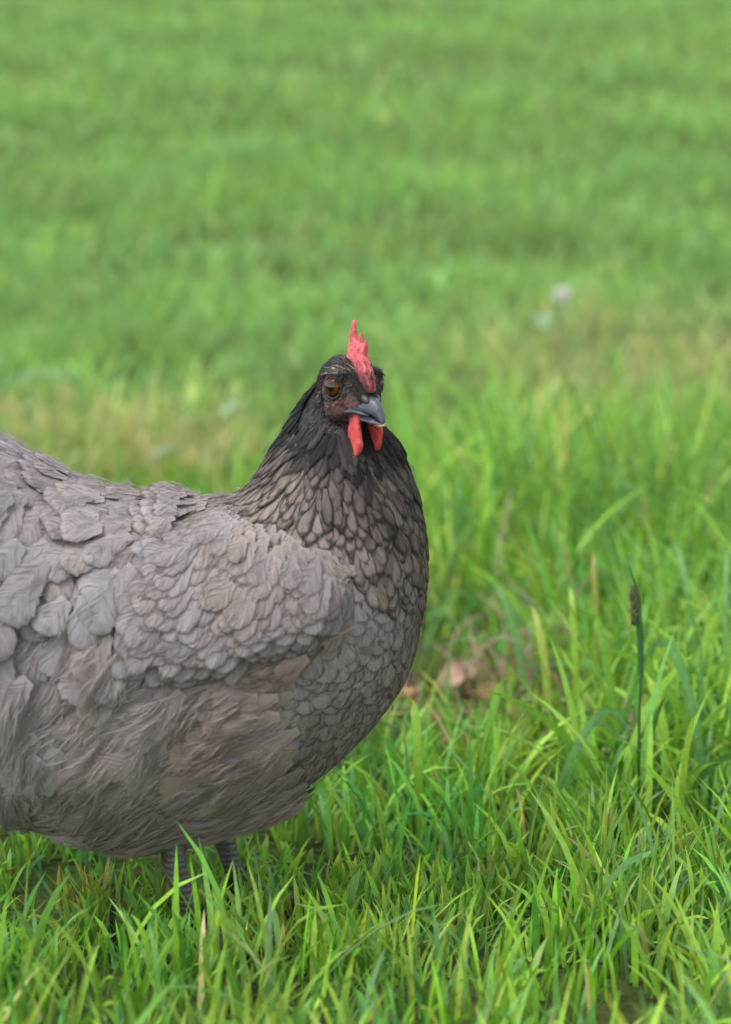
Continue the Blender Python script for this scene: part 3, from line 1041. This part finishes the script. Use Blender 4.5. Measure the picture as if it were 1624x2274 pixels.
build_comb_bristles()
beak = bpy.data.objects.new('beak', None); link(beak); hl(beak)
up_b = beak_part('upper_beak', [(40, 44, -36, -44), (56, 39, -24, -44), (76, 30, -10, -45), (96, 21, -8, -47), (112, 15.5, -15, -51), (125, 11, -28, -58), (134, 6.5, -44, -65), (138, 2.5, -57, -67)], M_BEAK)
lo_b = beak_part('lower_beak', [(44, 34, -42, -52), (70, 28, -45, -60), (96, 20, -50, -64), (118, 12, -57, -68), (134, 4, -63, -69)], M_BEAK)
tp_b = beak_part('beak_tip', [(116, 10, -65, -69), (128, 7, -65, -70), (139, 3, -64, -69), (144, 1, -61, -64)], M_BEAKTIP)
for o in (up_b, lo_b, tp_b):
    o.parent = beak; o.matrix_parent_inverse = Matrix.Translation(-HEN0)
for sgn in (1, -1):
    bm = bmesh.new()
    tube_bm(bm, [H(40, 44 * sgn, -45), H(50, 42 * sgn, -41), H(68, 34 * sgn, -40), H(88, 26.5 * sgn, -43), H(106, 18 * sgn, -48)], [1.5 * S, 3.4 * S, 4 * S, 3.6 * S, 2.4 * S], 10, 1.0)
    g_ = bm_obj('gape', bm, M_BEAK)
    g_.parent = beak; g_.matrix_parent_inverse = Matrix.Translation(-HEN0)
beak.matrix_parent_inverse = Matrix.Identity(4)
beak.location = HEN0 * 0
for sgn in (1, -1):
    bm = bmesh.new()
    mat = Matrix.Translation(H(84, 15 * sgn, -13)) @ Matrix((HF, HL, HU)).transposed().to_4x4() @ Matrix.Rotation(.35, 4, 'Y') @ Matrix.Diagonal((20 * S, 8 * S, 9 * S, 1))
    bmesh.ops.create_icosphere(bm, subdivisions=3, radius=1.0, matrix=mat)
    o = bm_obj('nostril', bm, M_NOSTRIL)
    o.parent = beak; o.matrix_parent_inverse = Matrix.Translation(-HEN0)


def cap(R, a0, a1, rings=6, n=28):
    bm = bmesh.new()
    prev = None
    for i in range(rings + 1):
        a = a0 + (a1 - a0) * i / rings
        if a < 1e-4:
            ring = [bm.verts.new((0, 0, R))]
        else:
            ring = [bm.verts.new((R * math.sin(a) * math.cos(2 * math.pi * j / n), R * math.sin(a) * math.sin(2 * math.pi * j / n), R * math.cos(a))) for j in range(n)]
        if prev:
            for j in range(n):
                if len(prev) == 1: bm.faces.new((prev[0], ring[j], ring[(j + 1) % n]))
                else: bm.faces.new((prev[j], ring[j], ring[(j + 1) % n], prev[(j + 1) % n]))
        prev = ring
    return bm


def eye(sgn):
    e = bpy.data.objects.new('eye', None); link(e)
    nrm = (HL * (sgn * .90) + HF * .40 + HU * .03).normalized()
    ctr = H(21, 44 * sgn, 11)
    zax = nrm; xax = HU.cross(zax).normalized(); yax = zax.cross(xax)
    Rm = Matrix((xax, yax, zax)).transposed().to_4x4()
    e.parent = hen
    e.matrix_world = Matrix.Translation(ctr) @ Rm
    e.matrix_parent_inverse = Matrix.Translation(-HEN0)
    e.location = ctr
    e.rotation_euler = Rm.to_euler()
    R = 27.5 * S
    bm_obj('eyeball', cap(R, .60, 1.6), M_EYEBALL, e)
    bm_obj('iris', cap(R * 1.004, .36, .72, 4), M_IRIS, e)
    bm_obj('pupil', cap(R * 1.010, 0, .40, 4), M_PUPIL, e)
    bm = bmesh.new()
    n = 36
    pts = []
    for j in range(n):
        t = 2 * math.pi * j / n
        rr = 21.5 * S
        pts.append((math.cos(t), math.sin(t), rr))
    rings = []
    for (cx, sy, rr) in pts:
        ring = []
        for k in range(8):
            b = 2 * math.pi * k / 8
            r2 = 4.4 * S * (1 + .15 * math.sin(11 * math.atan2(sy, cx)))
            rad = rr + r2 * math.cos(b)
            ring.append(bm.verts.new((cx * rad * .92, sy * rad * 1.16, R * .50 + r2 * 1.1 * math.sin(b))))
        rings.append(ring)
    for j in range(n):
        for k in range(8):
            bm.faces.new((rings[j][k], rings[(j + 1) % n][k], rings[(j + 1) % n][(k + 1) % 8], rings[j][(k + 1) % 8]))
    bmesh.ops.recalc_face_normals(bm, faces=bm.faces)
    bm_obj('eyelid', bm, M_LID, e)


eye(1); eye(-1)

# ------------------------------------------------------------------ legs
def leg(u, y, fwd):
    top = P(u, 1800, 0); gz = float(ground_z(top.x, y))
    g = bpy.data.objects.new('leg', None); link(g); hl(g)
    g.matrix_parent_inverse = Matrix.Identity(4)
    x = top.x
    bm = bmesh.new()
    tube_bm(bm, [(x - .012, y, top.z + .02), (x - .014, y, .062 + gz), (x - .004, y, .03 + gz), (x, y, .012 + gz)], [.011, .0085, .0072, .0085], 12)
    objs = [bm_obj('shank', bm, M_SHANK)]
    for a, ln in ((0, .062), (.55, .05), (-.55, .05), (math.pi - .25, .026)):
        dx, dy = math.cos(a + fwd), math.sin(a + fwd)
        bm = bmesh.new()
        pp = [(x + dx * ln * t, y + dy * ln * t, gz + .011 - .006 * t + .003 * math.sin(t * 6)) for t in (0, .3, .6, .85, 1)]
        tube_bm(bm, pp, [.0075, .0062, .0058, .005, .0042], 10)
        objs.append(bm_obj('toe', bm, M_SHANK))
        bm = bmesh.new()
        tube_bm(bm, [(x + dx * (ln + e), y + dy * (ln + e), gz + .006 - 10 * e * e * 4) for e in (-.002, .005, .011)], [.0034, .0024, .0004], 8)
        objs.append(bm_obj('claw', bm, M_CLAW))
    for o in objs:
        o.parent = g; o.matrix_parent_inverse = Matrix.Translation(-HEN0)


leg(440, -.045, -.1); leg(520, .05, -.2)

# ------------------------------------------------------------------ tail feathers, left of the picture
for k in range(9):
    a = (k - 4) / 4
    L, W = .13 - .02 * abs(a), .045
    root = Vector((P(-235, 850).x, a * .022, P(-235, 850).z))
    d = Vector((-.78, a * .30, .55 - .12 * abs(a))).normalized()
    n = Vector((.5, 0, .8)) if a == 0 else (Vector((.5, 0, .8)) + Vector((0, a * .9, 0))).normalized()
    c = n.cross(d).normalized()
    vs_ = [root + d * (L * t) + c * (HW[i] * W * .5 * b) + n * (-.006 * b * b - .02 * t * t) for i, t in enumerate(TT) for b in BB]
    V, Q, at = feather_arrays([(0, 'saddle', vs_, GREY * .6, GREY * .3, .15, random.random())])
    o = hl(mesh_np('tail_feather', V, Q, M_FEATHER, None, True, at))

# ------------------------------------------------------------------ grass
def at_ground(u, v):
    """point of the lawn under a pixel"""
    o = Vector((0, -DIST, CAM_H)); d = (P(u, v) - o)
    t = .5
    while t < 20:
        q = o + d * t
        if q.z <= float(ground_z(q.x, q.y)): return q
        t += .002
    return o + d * t



DRY = [(at_ground(*p), r) for p, r in (((60, 975), .28), ((400, 1030), .26), ((1560, 860), .55), ((1450, 815), .4))]
WORN = at_ground(985, 1550)
PAL = np.array([1.56, 1.58, 1.35]) * np.array([[.115, .235, .030], [.155, .285, .035], [.075, .185, .042], [.215, .315, .045], [.095, .205, .075], [.34, .28, .13]])


def blades(x, y, L, W, lean, bend, az, colr, K=5, twist=None):
    """vectorised grass blades -> verts, quads, colours"""
    n = len(x)
    z = ground_z(x, y) - 0.004
    t = np.linspace(0, 1, K + 1)
    phi = lean[:, None] + bend[:, None] * (t[None] ** 1.3)
    ds = (L / K)[:, None]
    hx = np.concatenate([np.zeros((n, 1)), np.cumsum(np.sin(phi[:, :-1]) * ds, 1)], 1)
    hz_ = np.concatenate([np.zeros((n, 1)), np.cumsum(np.cos(phi[:, :-1]) * ds, 1)], 1)
    ca, sa = np.cos(az), np.sin(az)
    wid = np.interp(t, [0, .15, .5, .8, .93, 1], [.65, .9, 1, .72, .38, .04])[None] * W[:, None] * .5
    tw = (rng.normal(0, .5, n) if twist is None else twist)[:, None] + rng.normal(0, .6, n)[:, None] * t[None]
    # width direction: across the lean, turned by tw towards the blade normal
    cx = -sa[:, None] * np.cos(tw) + ca[:, None] * np.cos(phi) * np.sin(tw)
    cy = ca[:, None] * np.cos(tw) + sa[:, None] * np.cos(phi) * np.sin(tw)
    cz = -np.sin(phi) * np.sin(tw)
    px = x[:, None] + hx * ca[:, None]; py = y[:, None] + hx * sa[:, None]; pz = z[:, None] + hz_
    pz = np.maximum(pz, ground_z(px, py) + .002)
    l = np.stack([px - cx * wid, py - cy * wid, pz - cz * wid], -1)
    r = np.stack([px + cx * wid, py + cy * wid, pz + cz * wid], -1)
    V = np.stack([l, r], 2).reshape(n, (K + 1) * 2, 3)
    q = np.array([(2 * i, 2 * i + 1, 2 * i + 3, 2 * i + 2) for i in range(K)])
    Q = (q[None] + (np.arange(n) * (K + 1) * 2)[:, None, None]).reshape(-1, 4)
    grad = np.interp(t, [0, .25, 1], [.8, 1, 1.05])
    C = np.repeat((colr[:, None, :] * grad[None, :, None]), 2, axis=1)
    # blade colour is darker at the foot, a little paler towards the tip
    C = C.reshape(n, (K + 1) * 2, 3)
    return V.reshape(-1, 3), Q, C.reshape(-1, 3)


def patch(x, y, sx, seed):
    return np.sin(x * sx + seed) * np.sin(y * sx * 1.13 + seed * 2.1) + .6 * np.sin(x * sx * 2.3 + y * sx * 1.7 + seed * 3.3) + .4 * np.sin(-x * sx * 3.9 + y * sx * 4.3 + seed)


def grass_colours(x, y, n):
    k = rng.random(n)
    pt = patch(x, y, 1.6, 2.0)
    dry = .03 + .03 * pt
    for c_, r_ in DRY: dry = dry + .75 * np.exp(-(((x - c_.x) / r_) ** 2 + ((y - c_.y) / (r_ * 1.1)) ** 2))
    dry = np.clip(dry, .008, .75)
    dry = np.where((y < 1.6), np.minimum(dry, .02), dry)
    c = np.empty((n, 3))
    idx = rng.choice(5, size=n, p=[.34, .26, .17, .13, .10])
    c[:] = PAL[idx]
    c[k < dry] = PAL[5]
    worn = np.exp(-(((x - WORN.x) / .11) ** 2 + ((y - WORN.y) / .22) ** 2))
    w_ = rng.random(n) < .9 * worn
    c[w_] = np.array([.36, .25, .17])
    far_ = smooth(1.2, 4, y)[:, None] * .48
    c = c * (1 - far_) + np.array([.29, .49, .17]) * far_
    c *= 1 + rng.normal(0, 1, (n, 1)).clip(-2.5, 2.5) * (.14 - .08 * smooth(1.5, 4, y))[:, None]
    c *= (1 + .10 * patch(x, y, 2.7, .7))[:, None]
    return c.clip(.01, .6)


def clumped(n, x0, x1, y0, y1, per, sig):
    m = max(1, n // per)
    cx = rng.uniform(x0, x1, m); cy = rng.uniform(y0, y1, m)
    k = rng.integers(0, m, n)
    return cx[k] + rng.normal(0, sig, n), cy[k] + rng.normal(0, sig, n), k, m


def build_grass():
    Vs, Qs, Cs = [], [], []
    off = 0

    def add(V, Q, C):
        nonlocal off
        Vs.append(V); Qs.append(Q + off); Cs.append(C); off += len(V)

    def zone(n, y0, y1, hw0, hw1, Lm, Ls, Wm, K, per, sig, tall=None, leanm=.35, skip=None):
        x, y, k, m = clumped(n, -1, 1, y0, y1, per, sig)
        hw = hw0 + (hw1 - hw0) * (y - y0) / (y1 - y0)
        x = x * hw
        kl = rng.normal(1, .28, m).clip(.5, 1.9)[k]
        L = (rng.normal(Lm, Ls, n) * kl).clip(Lm * .3, Lm * 2.2)
        if tall is not None: L = L * tall(x, y)
        # blades kept short under the hen, clear of its body
        uh = ((x + .15) / .30) ** 2 + (y / .13) ** 2
        L = np.where(uh < 1, np.minimum(L, .045), L)
        W = rng.normal(Wm, Wm * .3, n).clip(Wm * .4, Wm * 1.9)
        lean = np.abs(rng.normal(leanm * .5, leanm * .6, n)); bend = np.abs(rng.normal(.75, .5, n))
        if skip is not None:
            far_ = np.abs(x) > skip(y)
            x, y, L, W, lean, bend, k = (q_[far_] for q_ in (x, y, L, W, lean, bend, k))
            n = len(x)
        kc = rng.normal(1, .16 if y0 < 2 else .09, (m, 3)).clip(.6, 1.5) * np.array([1.0, 1.0, 1.0]); kc[:, 1] = kc[:, 0] * .3 + .7 * kc[:, 1]
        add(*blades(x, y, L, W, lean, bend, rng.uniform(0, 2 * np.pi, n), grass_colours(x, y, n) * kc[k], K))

    # the open worn patch of dead leaves right of the breast
    def tallmap(x, y):
        t = .85 + 1.1 * smooth(.05, .30, x) * smooth(.45, .8, y) * (1 - smooth(2.2, 3.4, y))
        t *= 1 - .84 * np.exp(-(((x - WORN.x) / .09) ** 2 + ((y - WORN.y + .1) / .28) ** 4))
        return t * (1 + .18 * patch(x, y, 3.1, 1.2)).clip(.6, 1.5)

    zone(25000, -.75, .55, .75, .95, .062, .016, .0036, 5, 22, .022)          # in front of and beside the hen
    zone(23000, .5, 2.3, .95, 1.35, .082, .024, .0043, 6, 20, .03, tallmap)  # the tuft belt right behind
    zone(26000, 2.2, 4.6, 1.35, 2.2, .070, .020, .0050, 4, 26, .05)
    zone(30000, 4.5, 7.4, 2.2, 3.2, .068, .018, .0070, 3, 30, .07)
    zone(34000, 7.3, 11.5, 3.2, 4.3, .066, .02, .0100, 3, 30, .09)
    zone(36000, 11.3, 18.0, 4.3, 6.0, .066, .02, .0150, 3, 30, .12)
    zone(42000, -2.5, 17.0, 7.0, 12.0, .07, .02, .012, 3, 30, .12, skip=lambda yy: np.interp(yy, [-2.5, -.75, .5, 2.2, 4.5, 7.4, 11.5, 18], [0, .75, .95, 1.35, 2.2, 3.2, 4.3, 6]))            # thin cover to the sides

    # long arching blades of the tall tufts at the right
    n = 1000
    x, y, k, m = clumped(n, .10, 1.0, .45, 2.0, 11, .03)
    L = rng.normal(.19, .045, n).clip(.09, .30)
    keep = ~((np.abs(x - WORN.x) < .11) & (np.abs(y - WORN.y) < .33))
    L = np.where(keep, L, L * .5)
    add(*blades(x, y, L, rng.normal(.0048, .0013, n).clip(.0025, .009), np.abs(rng.normal(.25, .25, n)), np.abs(rng.normal(1.45, .6, n)), rng.uniform(0, 2 * np.pi, n), grass_colours(x, y, n), 9, rng.normal(0, .35, n)))
    n = 420
    x, y, k, m = clumped(n, .20, .80, .16, .70, 8, .022)
    add(*blades(x, y, rng.normal(.15, .04, n).clip(.07, .24), rng.normal(.0056, .0013, n).clip(.003, .009), np.abs(rng.normal(.2, .25, n)), np.abs(rng.normal(1.0, .6, n)), rng.uniform(0, 2 * np.pi, n), grass_colours(x, y, n), 9, rng.normal(0, .35, n)))
    # taller tufts scattered over the slope
    n = 5200
    x, y, k, m = clumped(n, -1, 1, 2.4, 14.0, 26, .06)
    x = x * (1.2 + .36 * y)
    hk = rng.normal(.11, .04, m).clip(.06, .20)[k]
    ck = rng.normal(1, .18, (m, 1)).clip(.6, 1.4)[k]
    add(*blades(x, y, hk * rng.uniform(.6, 1.15, n), rng.normal(.008, .002, n).clip(.004, .014), np.abs(rng.normal(.25, .2, n)), np.abs(rng.normal(.8, .4, n)), rng.uniform(0, 2 * np.pi, n), grass_colours(x, y, n) * ck, 5))
    # behind the breast, lighter and upright
    n = 150
    x, y, k, m = clumped(n, .03, .40, 1.3, 2.4, 12, .035)
    add(*blades(x, y, rng.normal(.24, .05, n).clip(.12, .34), rng.normal(.0065, .0015, n).clip(.003, .01), np.abs(rng.normal(.15, .15, n)), np.abs(rng.normal(.8, .4, n)), rng.uniform(0, 2 * np.pi, n), grass_colours(x, y, n) * 1.1, 8, rng.normal(0, .3, n)))
    V = np.concatenate(Vs); Q = np.concatenate(Qs); C = np.concatenate(Cs)
    o = mesh_np('grass', V, Q, M_GRASS, None, True, {'base': C})
    tag(o, 'bright green grass of the whole lawn, tall and arching at the right', 'grass', None, 'stuff')
    print('grass quads', len(Q))


build_grass()


# ------------------------------------------------------------------ single plants and litter
def ribbon(name, pts, widths, colr, mat, parent=None, fold=.15, up=Vector((0, 0, 1)), colr2=None):
    pts = [Vector(p) for p in pts]
    V, C, Q = [], [], []
    n = len(pts)
    for i, p in enumerate(pts):
        t = (pts[min(i + 1, n - 1)] - pts[max(i - 1, 0)]).normalized()
        c = t.cross(up)
        if c.length < .05: c = Vector((1, 0, 0))
        c.normalize(); nn = c.cross(t)
        w = widths[i]
        V += [p - c * w + nn * w * fold, p, p + c * w + nn * w * fold]
        k = i / (n - 1)
        cc = np.array(colr) if colr2 is None else np.array(colr) * (1 - k) + np.array(colr2) * k
        C += [cc * .95, cc * 1.1, cc]
    for i in range(n - 1):
        a = i * 3
        Q += [(a, a + 1, a + 4, a + 3), (a + 1, a + 2, a + 5, a + 4)]
    return mesh_np(name, [tuple(v) for v in V], Q, mat, parent, True, {'base': np.array(C)})


def const_attr(o, c):
    a_ = o.data.attributes.new('base', 'FLOAT_COLOR', 'POINT')
    a_.data.foreach_set('color', np.tile(list(c) + [1], (len(o.data.vertices), 1)).astype(np.float32).ravel())


def seed_stalk():
    y = .22
    pb = P(1422, 1640, y); pb.z = float(ground_z(pb.x, y)) - .003
    pts = [pb, P(1420, 1585, y), P(1424, 1500, y), P(1423, 1420, y), P(1417, 1350, y), P(1415, 1310, y), P(1404, 1275, y), P(1396, 1245, y)]
    root = bpy.data.objects.new('grass_stalk', None); link(root)
    root.location = pb
    tag(root, 'upright dark green grass stalk carrying a brown seed head, right of the hen', 'grass stalk')
    pts = [p - pb for p in pts]
    bm = bmesh.new()
    tube_bm(bm, pts, [.0013, .0013, .0013, .0012, .0011, .0010, .0007, .0003], 8)
    s_ = bm_obj('stem', bm, M_GRASS, root); const_attr(s_, (.06, .17, .05))
    sh = ribbon('sheath', [pts[2], pts[3], pts[4], pts[5] + Vector((.001, -.001, .001))], [.0024, .0032, .0028, .001], (.07, .17, .05), M_GRASS, root, up=Vector((0, 1, 0)))
    # seed head, leaning against the stem
    hd = bpy.data.objects.new('seed_head', None); link(hd, root)
    a, b = P(1408, 1390, y) - pb, P(1406, 1310, y) - pb
    for k in range(60):
        t = k / 59
        c = a.lerp(b, t)
        rad = (.0019 * math.sin(math.pi * (.12 + .8 * t)) + .0008) * random.uniform(.15, 1)
        th = k * 2.4
        p = c + Vector((math.cos(th) * rad, math.sin(th) * rad, 0))
        bm = bmesh.new()
        tip = p + Vector((math.cos(th) * .0016, math.sin(th) * .0016, .0058))
        tube_bm(bm, [p, p.lerp(tip, .4), tip], [.0006, .0011, .0001], 5)
        o = bm_obj('spikelet', bm, M_LITTER, hd)
        const_attr(o, (.11 + .06 * random.random(), .105 + .05 * random.random(), .06))


seed_stalk()


def arch(u0, v0, u1, v1, u2, v2, y, w, colr, label, name='tall_grass', colr2=None, up=Vector((.2, 1, .3))):
    """a single wide blade through three pixels at depth y, rooted in the lawn"""
    b = P(u0, v0, y); b.z = float(ground_z(b.x, y)) - .004
    m, e = P(u1, v1, y), P(u2, v2, y + .03)
    pts = []
    for i in range(12):
        t = i / 11
        pts.append(b * (1 - t) ** 2 + (m * 2 - (b + e) * .5) * (2 * t * (1 - t)) + e * t * t - b)
    ws = [w * .74 * float(np.interp(i / 11, [0, .2, .55, .85, 1], [.6, .9, 1, .6, .04])) for i in range(12)]
    o = ribbon(name, pts, ws, colr, M_GRASS, None, up=up, colr2=colr2)
    o.location = b
    tag(o, label, 'grass', 'single blades standing out at the right', 'thing')
    return o


G1, G2, G3 = (.17, .35, .042), (.24, .43, .05), (.15, .32, .10)
arch(1235, 1560, 1205, 1440, 1172, 1345, 0.45, .0052, (.24, .36, .05), 'pale yellow-green broad grass blade pointing up beside the worn leaf patch', colr2=(.42, .42, .10))
arch(1180, 1440, 1130, 1360, 1080, 1305, 0.68, .0050, G3, 'bluish green blade slanting up to the left behind the yellow-green one')
arch(1290, 1520, 1275, 1400, 1262, 1305, 0.43, .0046, G2, 'upright bright green blade with a thin tip right of the yellow-green blade')
arch(1330, 1480, 1322, 1340, 1316, 1225, 0.58, .0040, (.16, .29, .04), 'tall thin blade with a withered brown tip above the tuft', colr2=(.30, .22, .06))
arch(1620, 1620, 1480, 1530, 1325, 1450, 0.30, .0062, G1, 'long flat green blade lying slantwise across the seed stalk')
arch(1580, 1640, 1510, 1475, 1425, 1470, 0.29, .0056, G3, 'blade arching over to the left behind the seed stalk')
arch(1400, 1560, 1330, 1395, 1310, 1475, 0.36, .0050, G1, 'blade bent over in a tight hook left of the seed stalk')
arch(1500, 1530, 1575, 1405, 1640, 1385, 0.45, .0062, G2, 'broad bright blade arching to the right edge of the picture')
arch(1565, 1560, 1530, 1330, 1495, 1205, 0.61, .0046, G3, 'tall blade rising behind the seed stalk and drooping at its tip')
arch(1620, 1460, 1612, 1340, 1618, 1215, 0.43, .0040, G3, 'thin upright blade at the far right edge of the picture')
arch(1050, 1700, 1095, 1580, 1130, 1510, 0.26, .0050, G1, 'lone blade leaning right in front of the worn leaf patch')
arch(930, 1720, 925, 1620, 905, 1560, 0.22, .0058, G2, 'broad blade touching the breast of the hen from below')
arch(1200, 1690, 1320, 1600, 1400, 1640, 0.24, .0052, G3, 'low blade arching flat to the right at the foot of the seed stalk')

# withered leaf curled round the foot of the stalk
b = P(1402, 1640, .32)
o = ribbon('withered_blade', [P(1410, 1640, .32) - b, P(1403, 1600, .32) - b, P(1394, 1565, .32) - b, P(1398, 1540, .32) - b], [.004, .0055, .004, .0004], (.24, .27, .14), M_LITTER, None, up=Vector((0, 1, 0)), colr2=(.42, .24, .17))
o.location = b
tag(o, 'withered grey-green leaf with pinkish brown rim at the foot of the seed stalk', 'leaf')

# dry straw lying across the bottom
p0, p1 = at_ground(700, 1690), at_ground(1150, 1668)
p0.z += .03; p1.z += .035
bm = bmesh.new()
mid = (p0 + p1) / 2 + Vector((0, 0, .012))
tube_bm(bm, [p0 - p0, (p0.lerp(mid, .5) + Vector((0, 0, .003))) - p0, mid - p0, mid.lerp(p1, .5) + Vector((0, .004, .002)) - p0, p1 - p0], [.0012, .0012, .0011, .0009, .0004], 6)
o = bm_obj('straw', bm, M_LITTER); const_attr(o, (.46, .36, .20)); o.location = p0
tag(o, 'long dry straw stalk lying in the grass in front of the breast', 'straw')

# dead leaves in the worn patch
def dead_leaf(u, v, sz, rot, tilt, colr, label):
    p = at_ground(u - 38, v + 85) if u < 1200 else at_ground(u, v)
    p.z += .022; sz *= .92
    V, Q, C = [], [], []
    NL, NW = 6, 5
    r0 = random.uniform(0, 6)
    for i in range(NL + 1):
        t = i / NL
        w = .42 * math.sin(math.pi * min(1, t * .93 + .05)) ** .8
        for j in range(NW):
            b_ = -1 + 2 * j / (NW - 1)
            x, y_ = (t - .5), b_ * w * (1 + .15 * math.sin(5 * t + r0))
            z = .30 * b_ * b_ * w + .16 * math.sin(4.2 * t + r0) + .06 * math.sin(7 * b_ + r0 + 3 * t)
            V.append((x * sz, y_ * sz, z * sz)); C.append(np.array(colr) * (1 + .25 * math.sin(3 * t + r0) * .5))
    for i in range(NL):
        for j in range(NW - 1):
            a_ = i * NW + j
            Q.append((a_, a_ + 1, a_ + NW + 1, a_ + NW))
    o = mesh_np('dead_leaf', V, Q, M_LITTER, None, True, {'base': np.array(C)})
    o.location = p; o.rotation_euler = (tilt, random.uniform(-.4, .4), rot)
    tag(o, label, 'leaf', 'dead leaves in the worn patch')


dead_leaf(965, 1535, .036, .4, .5, (.15, .062, .035), 'dark reddish brown dead leaf curled close to the breast of the hen')
dead_leaf(935, 1500, .030, 1.2, -.4, (.30, .17, .10), 'tan dead leaf tucked against the breast just above the darkest leaf')
dead_leaf(1000, 1500, .032, 2.2, .6, (.33, .20, .13), 'pinkish tan dead leaf right of the darkest leaf')
dead_leaf(1045, 1462, .036, .1, .8, (.36, .24, .17), 'pale pinkish dead leaf standing up at the top of the worn patch')
dead_leaf(1085, 1440, .034, -.6, 1.0, (.40, .30, .23), 'palest dead leaf propped on its edge at the back of the worn patch')
dead_leaf(1015, 1560, .030, 1.9, .2, (.24, .12, .07), 'brown dead leaf lowest in the worn patch')
dead_leaf(1120, 1495, .030, .9, .4, (.26, .15, .09), 'brown dead leaf at the right end of the worn patch')
dead_leaf(950, 1565, .032, 2.6, .7, (.10, .045, .028), 'darkest small dead leaf at the left end of the worn patch')
dead_leaf(985, 1470, .030, 3.0, .3, (.22, .12, .08), 'dull brown dead leaf between the breast and the pale upright leaves')
dead_leaf(1060, 1510, .034, .2, -.5, (.20, .10, .06), 'chestnut dead leaf in the middle of the worn patch')
dead_leaf(1095, 1545, .028, 2.0, .5, (.30, .19, .11), 'small light brown dead leaf at the lower right of the worn patch')
dead_leaf(1150, 1460, .028, 1.1, .9, (.34, .22, .15), 'small pinkish brown dead leaf behind the right end of the worn patch')
dead_leaf(1310, 1320, .040, .5, .9, (.36, .16, .06), 'orange brown dead leaf caught in the tuft behind the tall blades')
dead_leaf(1355, 1345, .030, 1.5, .4, (.42, .22, .05), 'yellowish orange dead leaf half hidden behind the seed stalk')

# broad leaves and flowers far back on the lawn
def broad_leaf(u, v, ln, w, rot, rise, colr, label):
    p = at_ground(u, v); p.z += rise
    d = Vector((math.cos(rot), math.sin(rot), .1))
    pts = [d * (ln * (t - .5)) + Vector((0, 0, .02 * math.sin(math.pi * t))) for t in [i / 8 for i in range(9)]]
    o = ribbon('broad_leaf', pts, [max(.0008, w * math.sin(math.pi * min(1, t * .96 + .02)) ** .7) for t in [i / 8 for i in range(9)]], colr, M_GRASS, None, fold=.25)
    o.location = p
    tag(o, label, 'leaf')


broad_leaf(88, 925, .17, .030, .1, .07, (.30, .40, .26), 'pale broad leaf lying flat on the lawn above the back of the hen')
broad_leaf(1205, 815, .16, .028, 1.5, .10, (.22, .36, .20), 'pale green broad leaf standing below the white clover flower')
broad_leaf(375, 1085, .09, .020, .3, .05, (.24, .36, .24), 'pale grey-green leaf just above the lowest dip of the back')
broad_leaf(525, 985, .09, .018, .9, .06, (.26, .40, .22), 'pale green leaf in the lawn left of the neck')


def clover(u, v):
    p = at_ground(u, v + 30)
    root = bpy.data.objects.new('clover_flower', None); link(root); root.location = p
    tag(root, 'white clover flower standing far back on the lawn at the upper right', 'flower')
    bm = bmesh.new(); tube_bm(bm, [(0, 0, 0), (.004, 0, .05), (0, 0, .115)], [.0018, .0016, .0014], 6)
    s_ = bm_obj('stem', bm, M_GRASS, root); const_attr(s_, (.10, .2, .05))
    bm = bmesh.new()
    for k in range(70):
        zz = 1 - 2 * (k + .5) / 70; th = k * 2.39996; rr = math.sqrt(1 - zz * zz)
        d = Vector((rr * math.cos(th), rr * math.sin(th), zz))
        c = Vector((0, 0, .125))
        tube_bm(bm, [c + d * .006, c + d * .016, c + d * .022 + Vector((0, 0, .002))], [.0012, .0028, .0006], 5)
    o = bm_obj('blossom', bm, M_LITTER, root); const_attr(o, (.72, .72, .66))


clover(1247, 738)


# small budding weeds low at the right
def bud_weed(u, v, y, n, label):
    p = P(u, v, y); p.z = float(ground_z(p.x, y))
    h = P(u, v, y).z - p.z
    root = bpy.data.objects.new('budding_weed', None); link(root); root.location = p
    tag(root, label, 'weed', 'small budding weeds at the lower right')
    for k in range(n):
        th = k * 2.3 + u
        e = Vector((.022 * math.cos(th), .012 * math.sin(th), h * random.uniform(.75, 1.1)))
        bm = bmesh.new(); tube_bm(bm, [(0, 0, 0), e * .6 + Vector((0, 0, .006)), e], [.0010, .0009, .0006], 5)
        s_ = bm_obj('stem', bm, M_GRASS, root); const_attr(s_, (.10, .22, .05))
        bm = bmesh.new()
        for m_ in range(5):
            a_ = m_ * 1.26 + k
            t_ = Vector((.004 * math.cos(a_), .004 * math.sin(a_), .007))
            tube_bm(bm, [e, e + t_ * .5, e + t_], [.0007, .0015, .0003], 6)
        b_ = bm_obj('bud', bm, M_GRASS, root); const_attr(b_, (.28, .38, .14))


bud_weed(1400, 1650, .30, 5, 'small weed with whitish buds below the seed stalk')
bud_weed(1215, 1560, .42, 4, 'small weed with white-tipped buds left of the seed stalk')
bud_weed(1632, 1640, .34, 4, 'small weed with pale buds at the right edge of the picture')
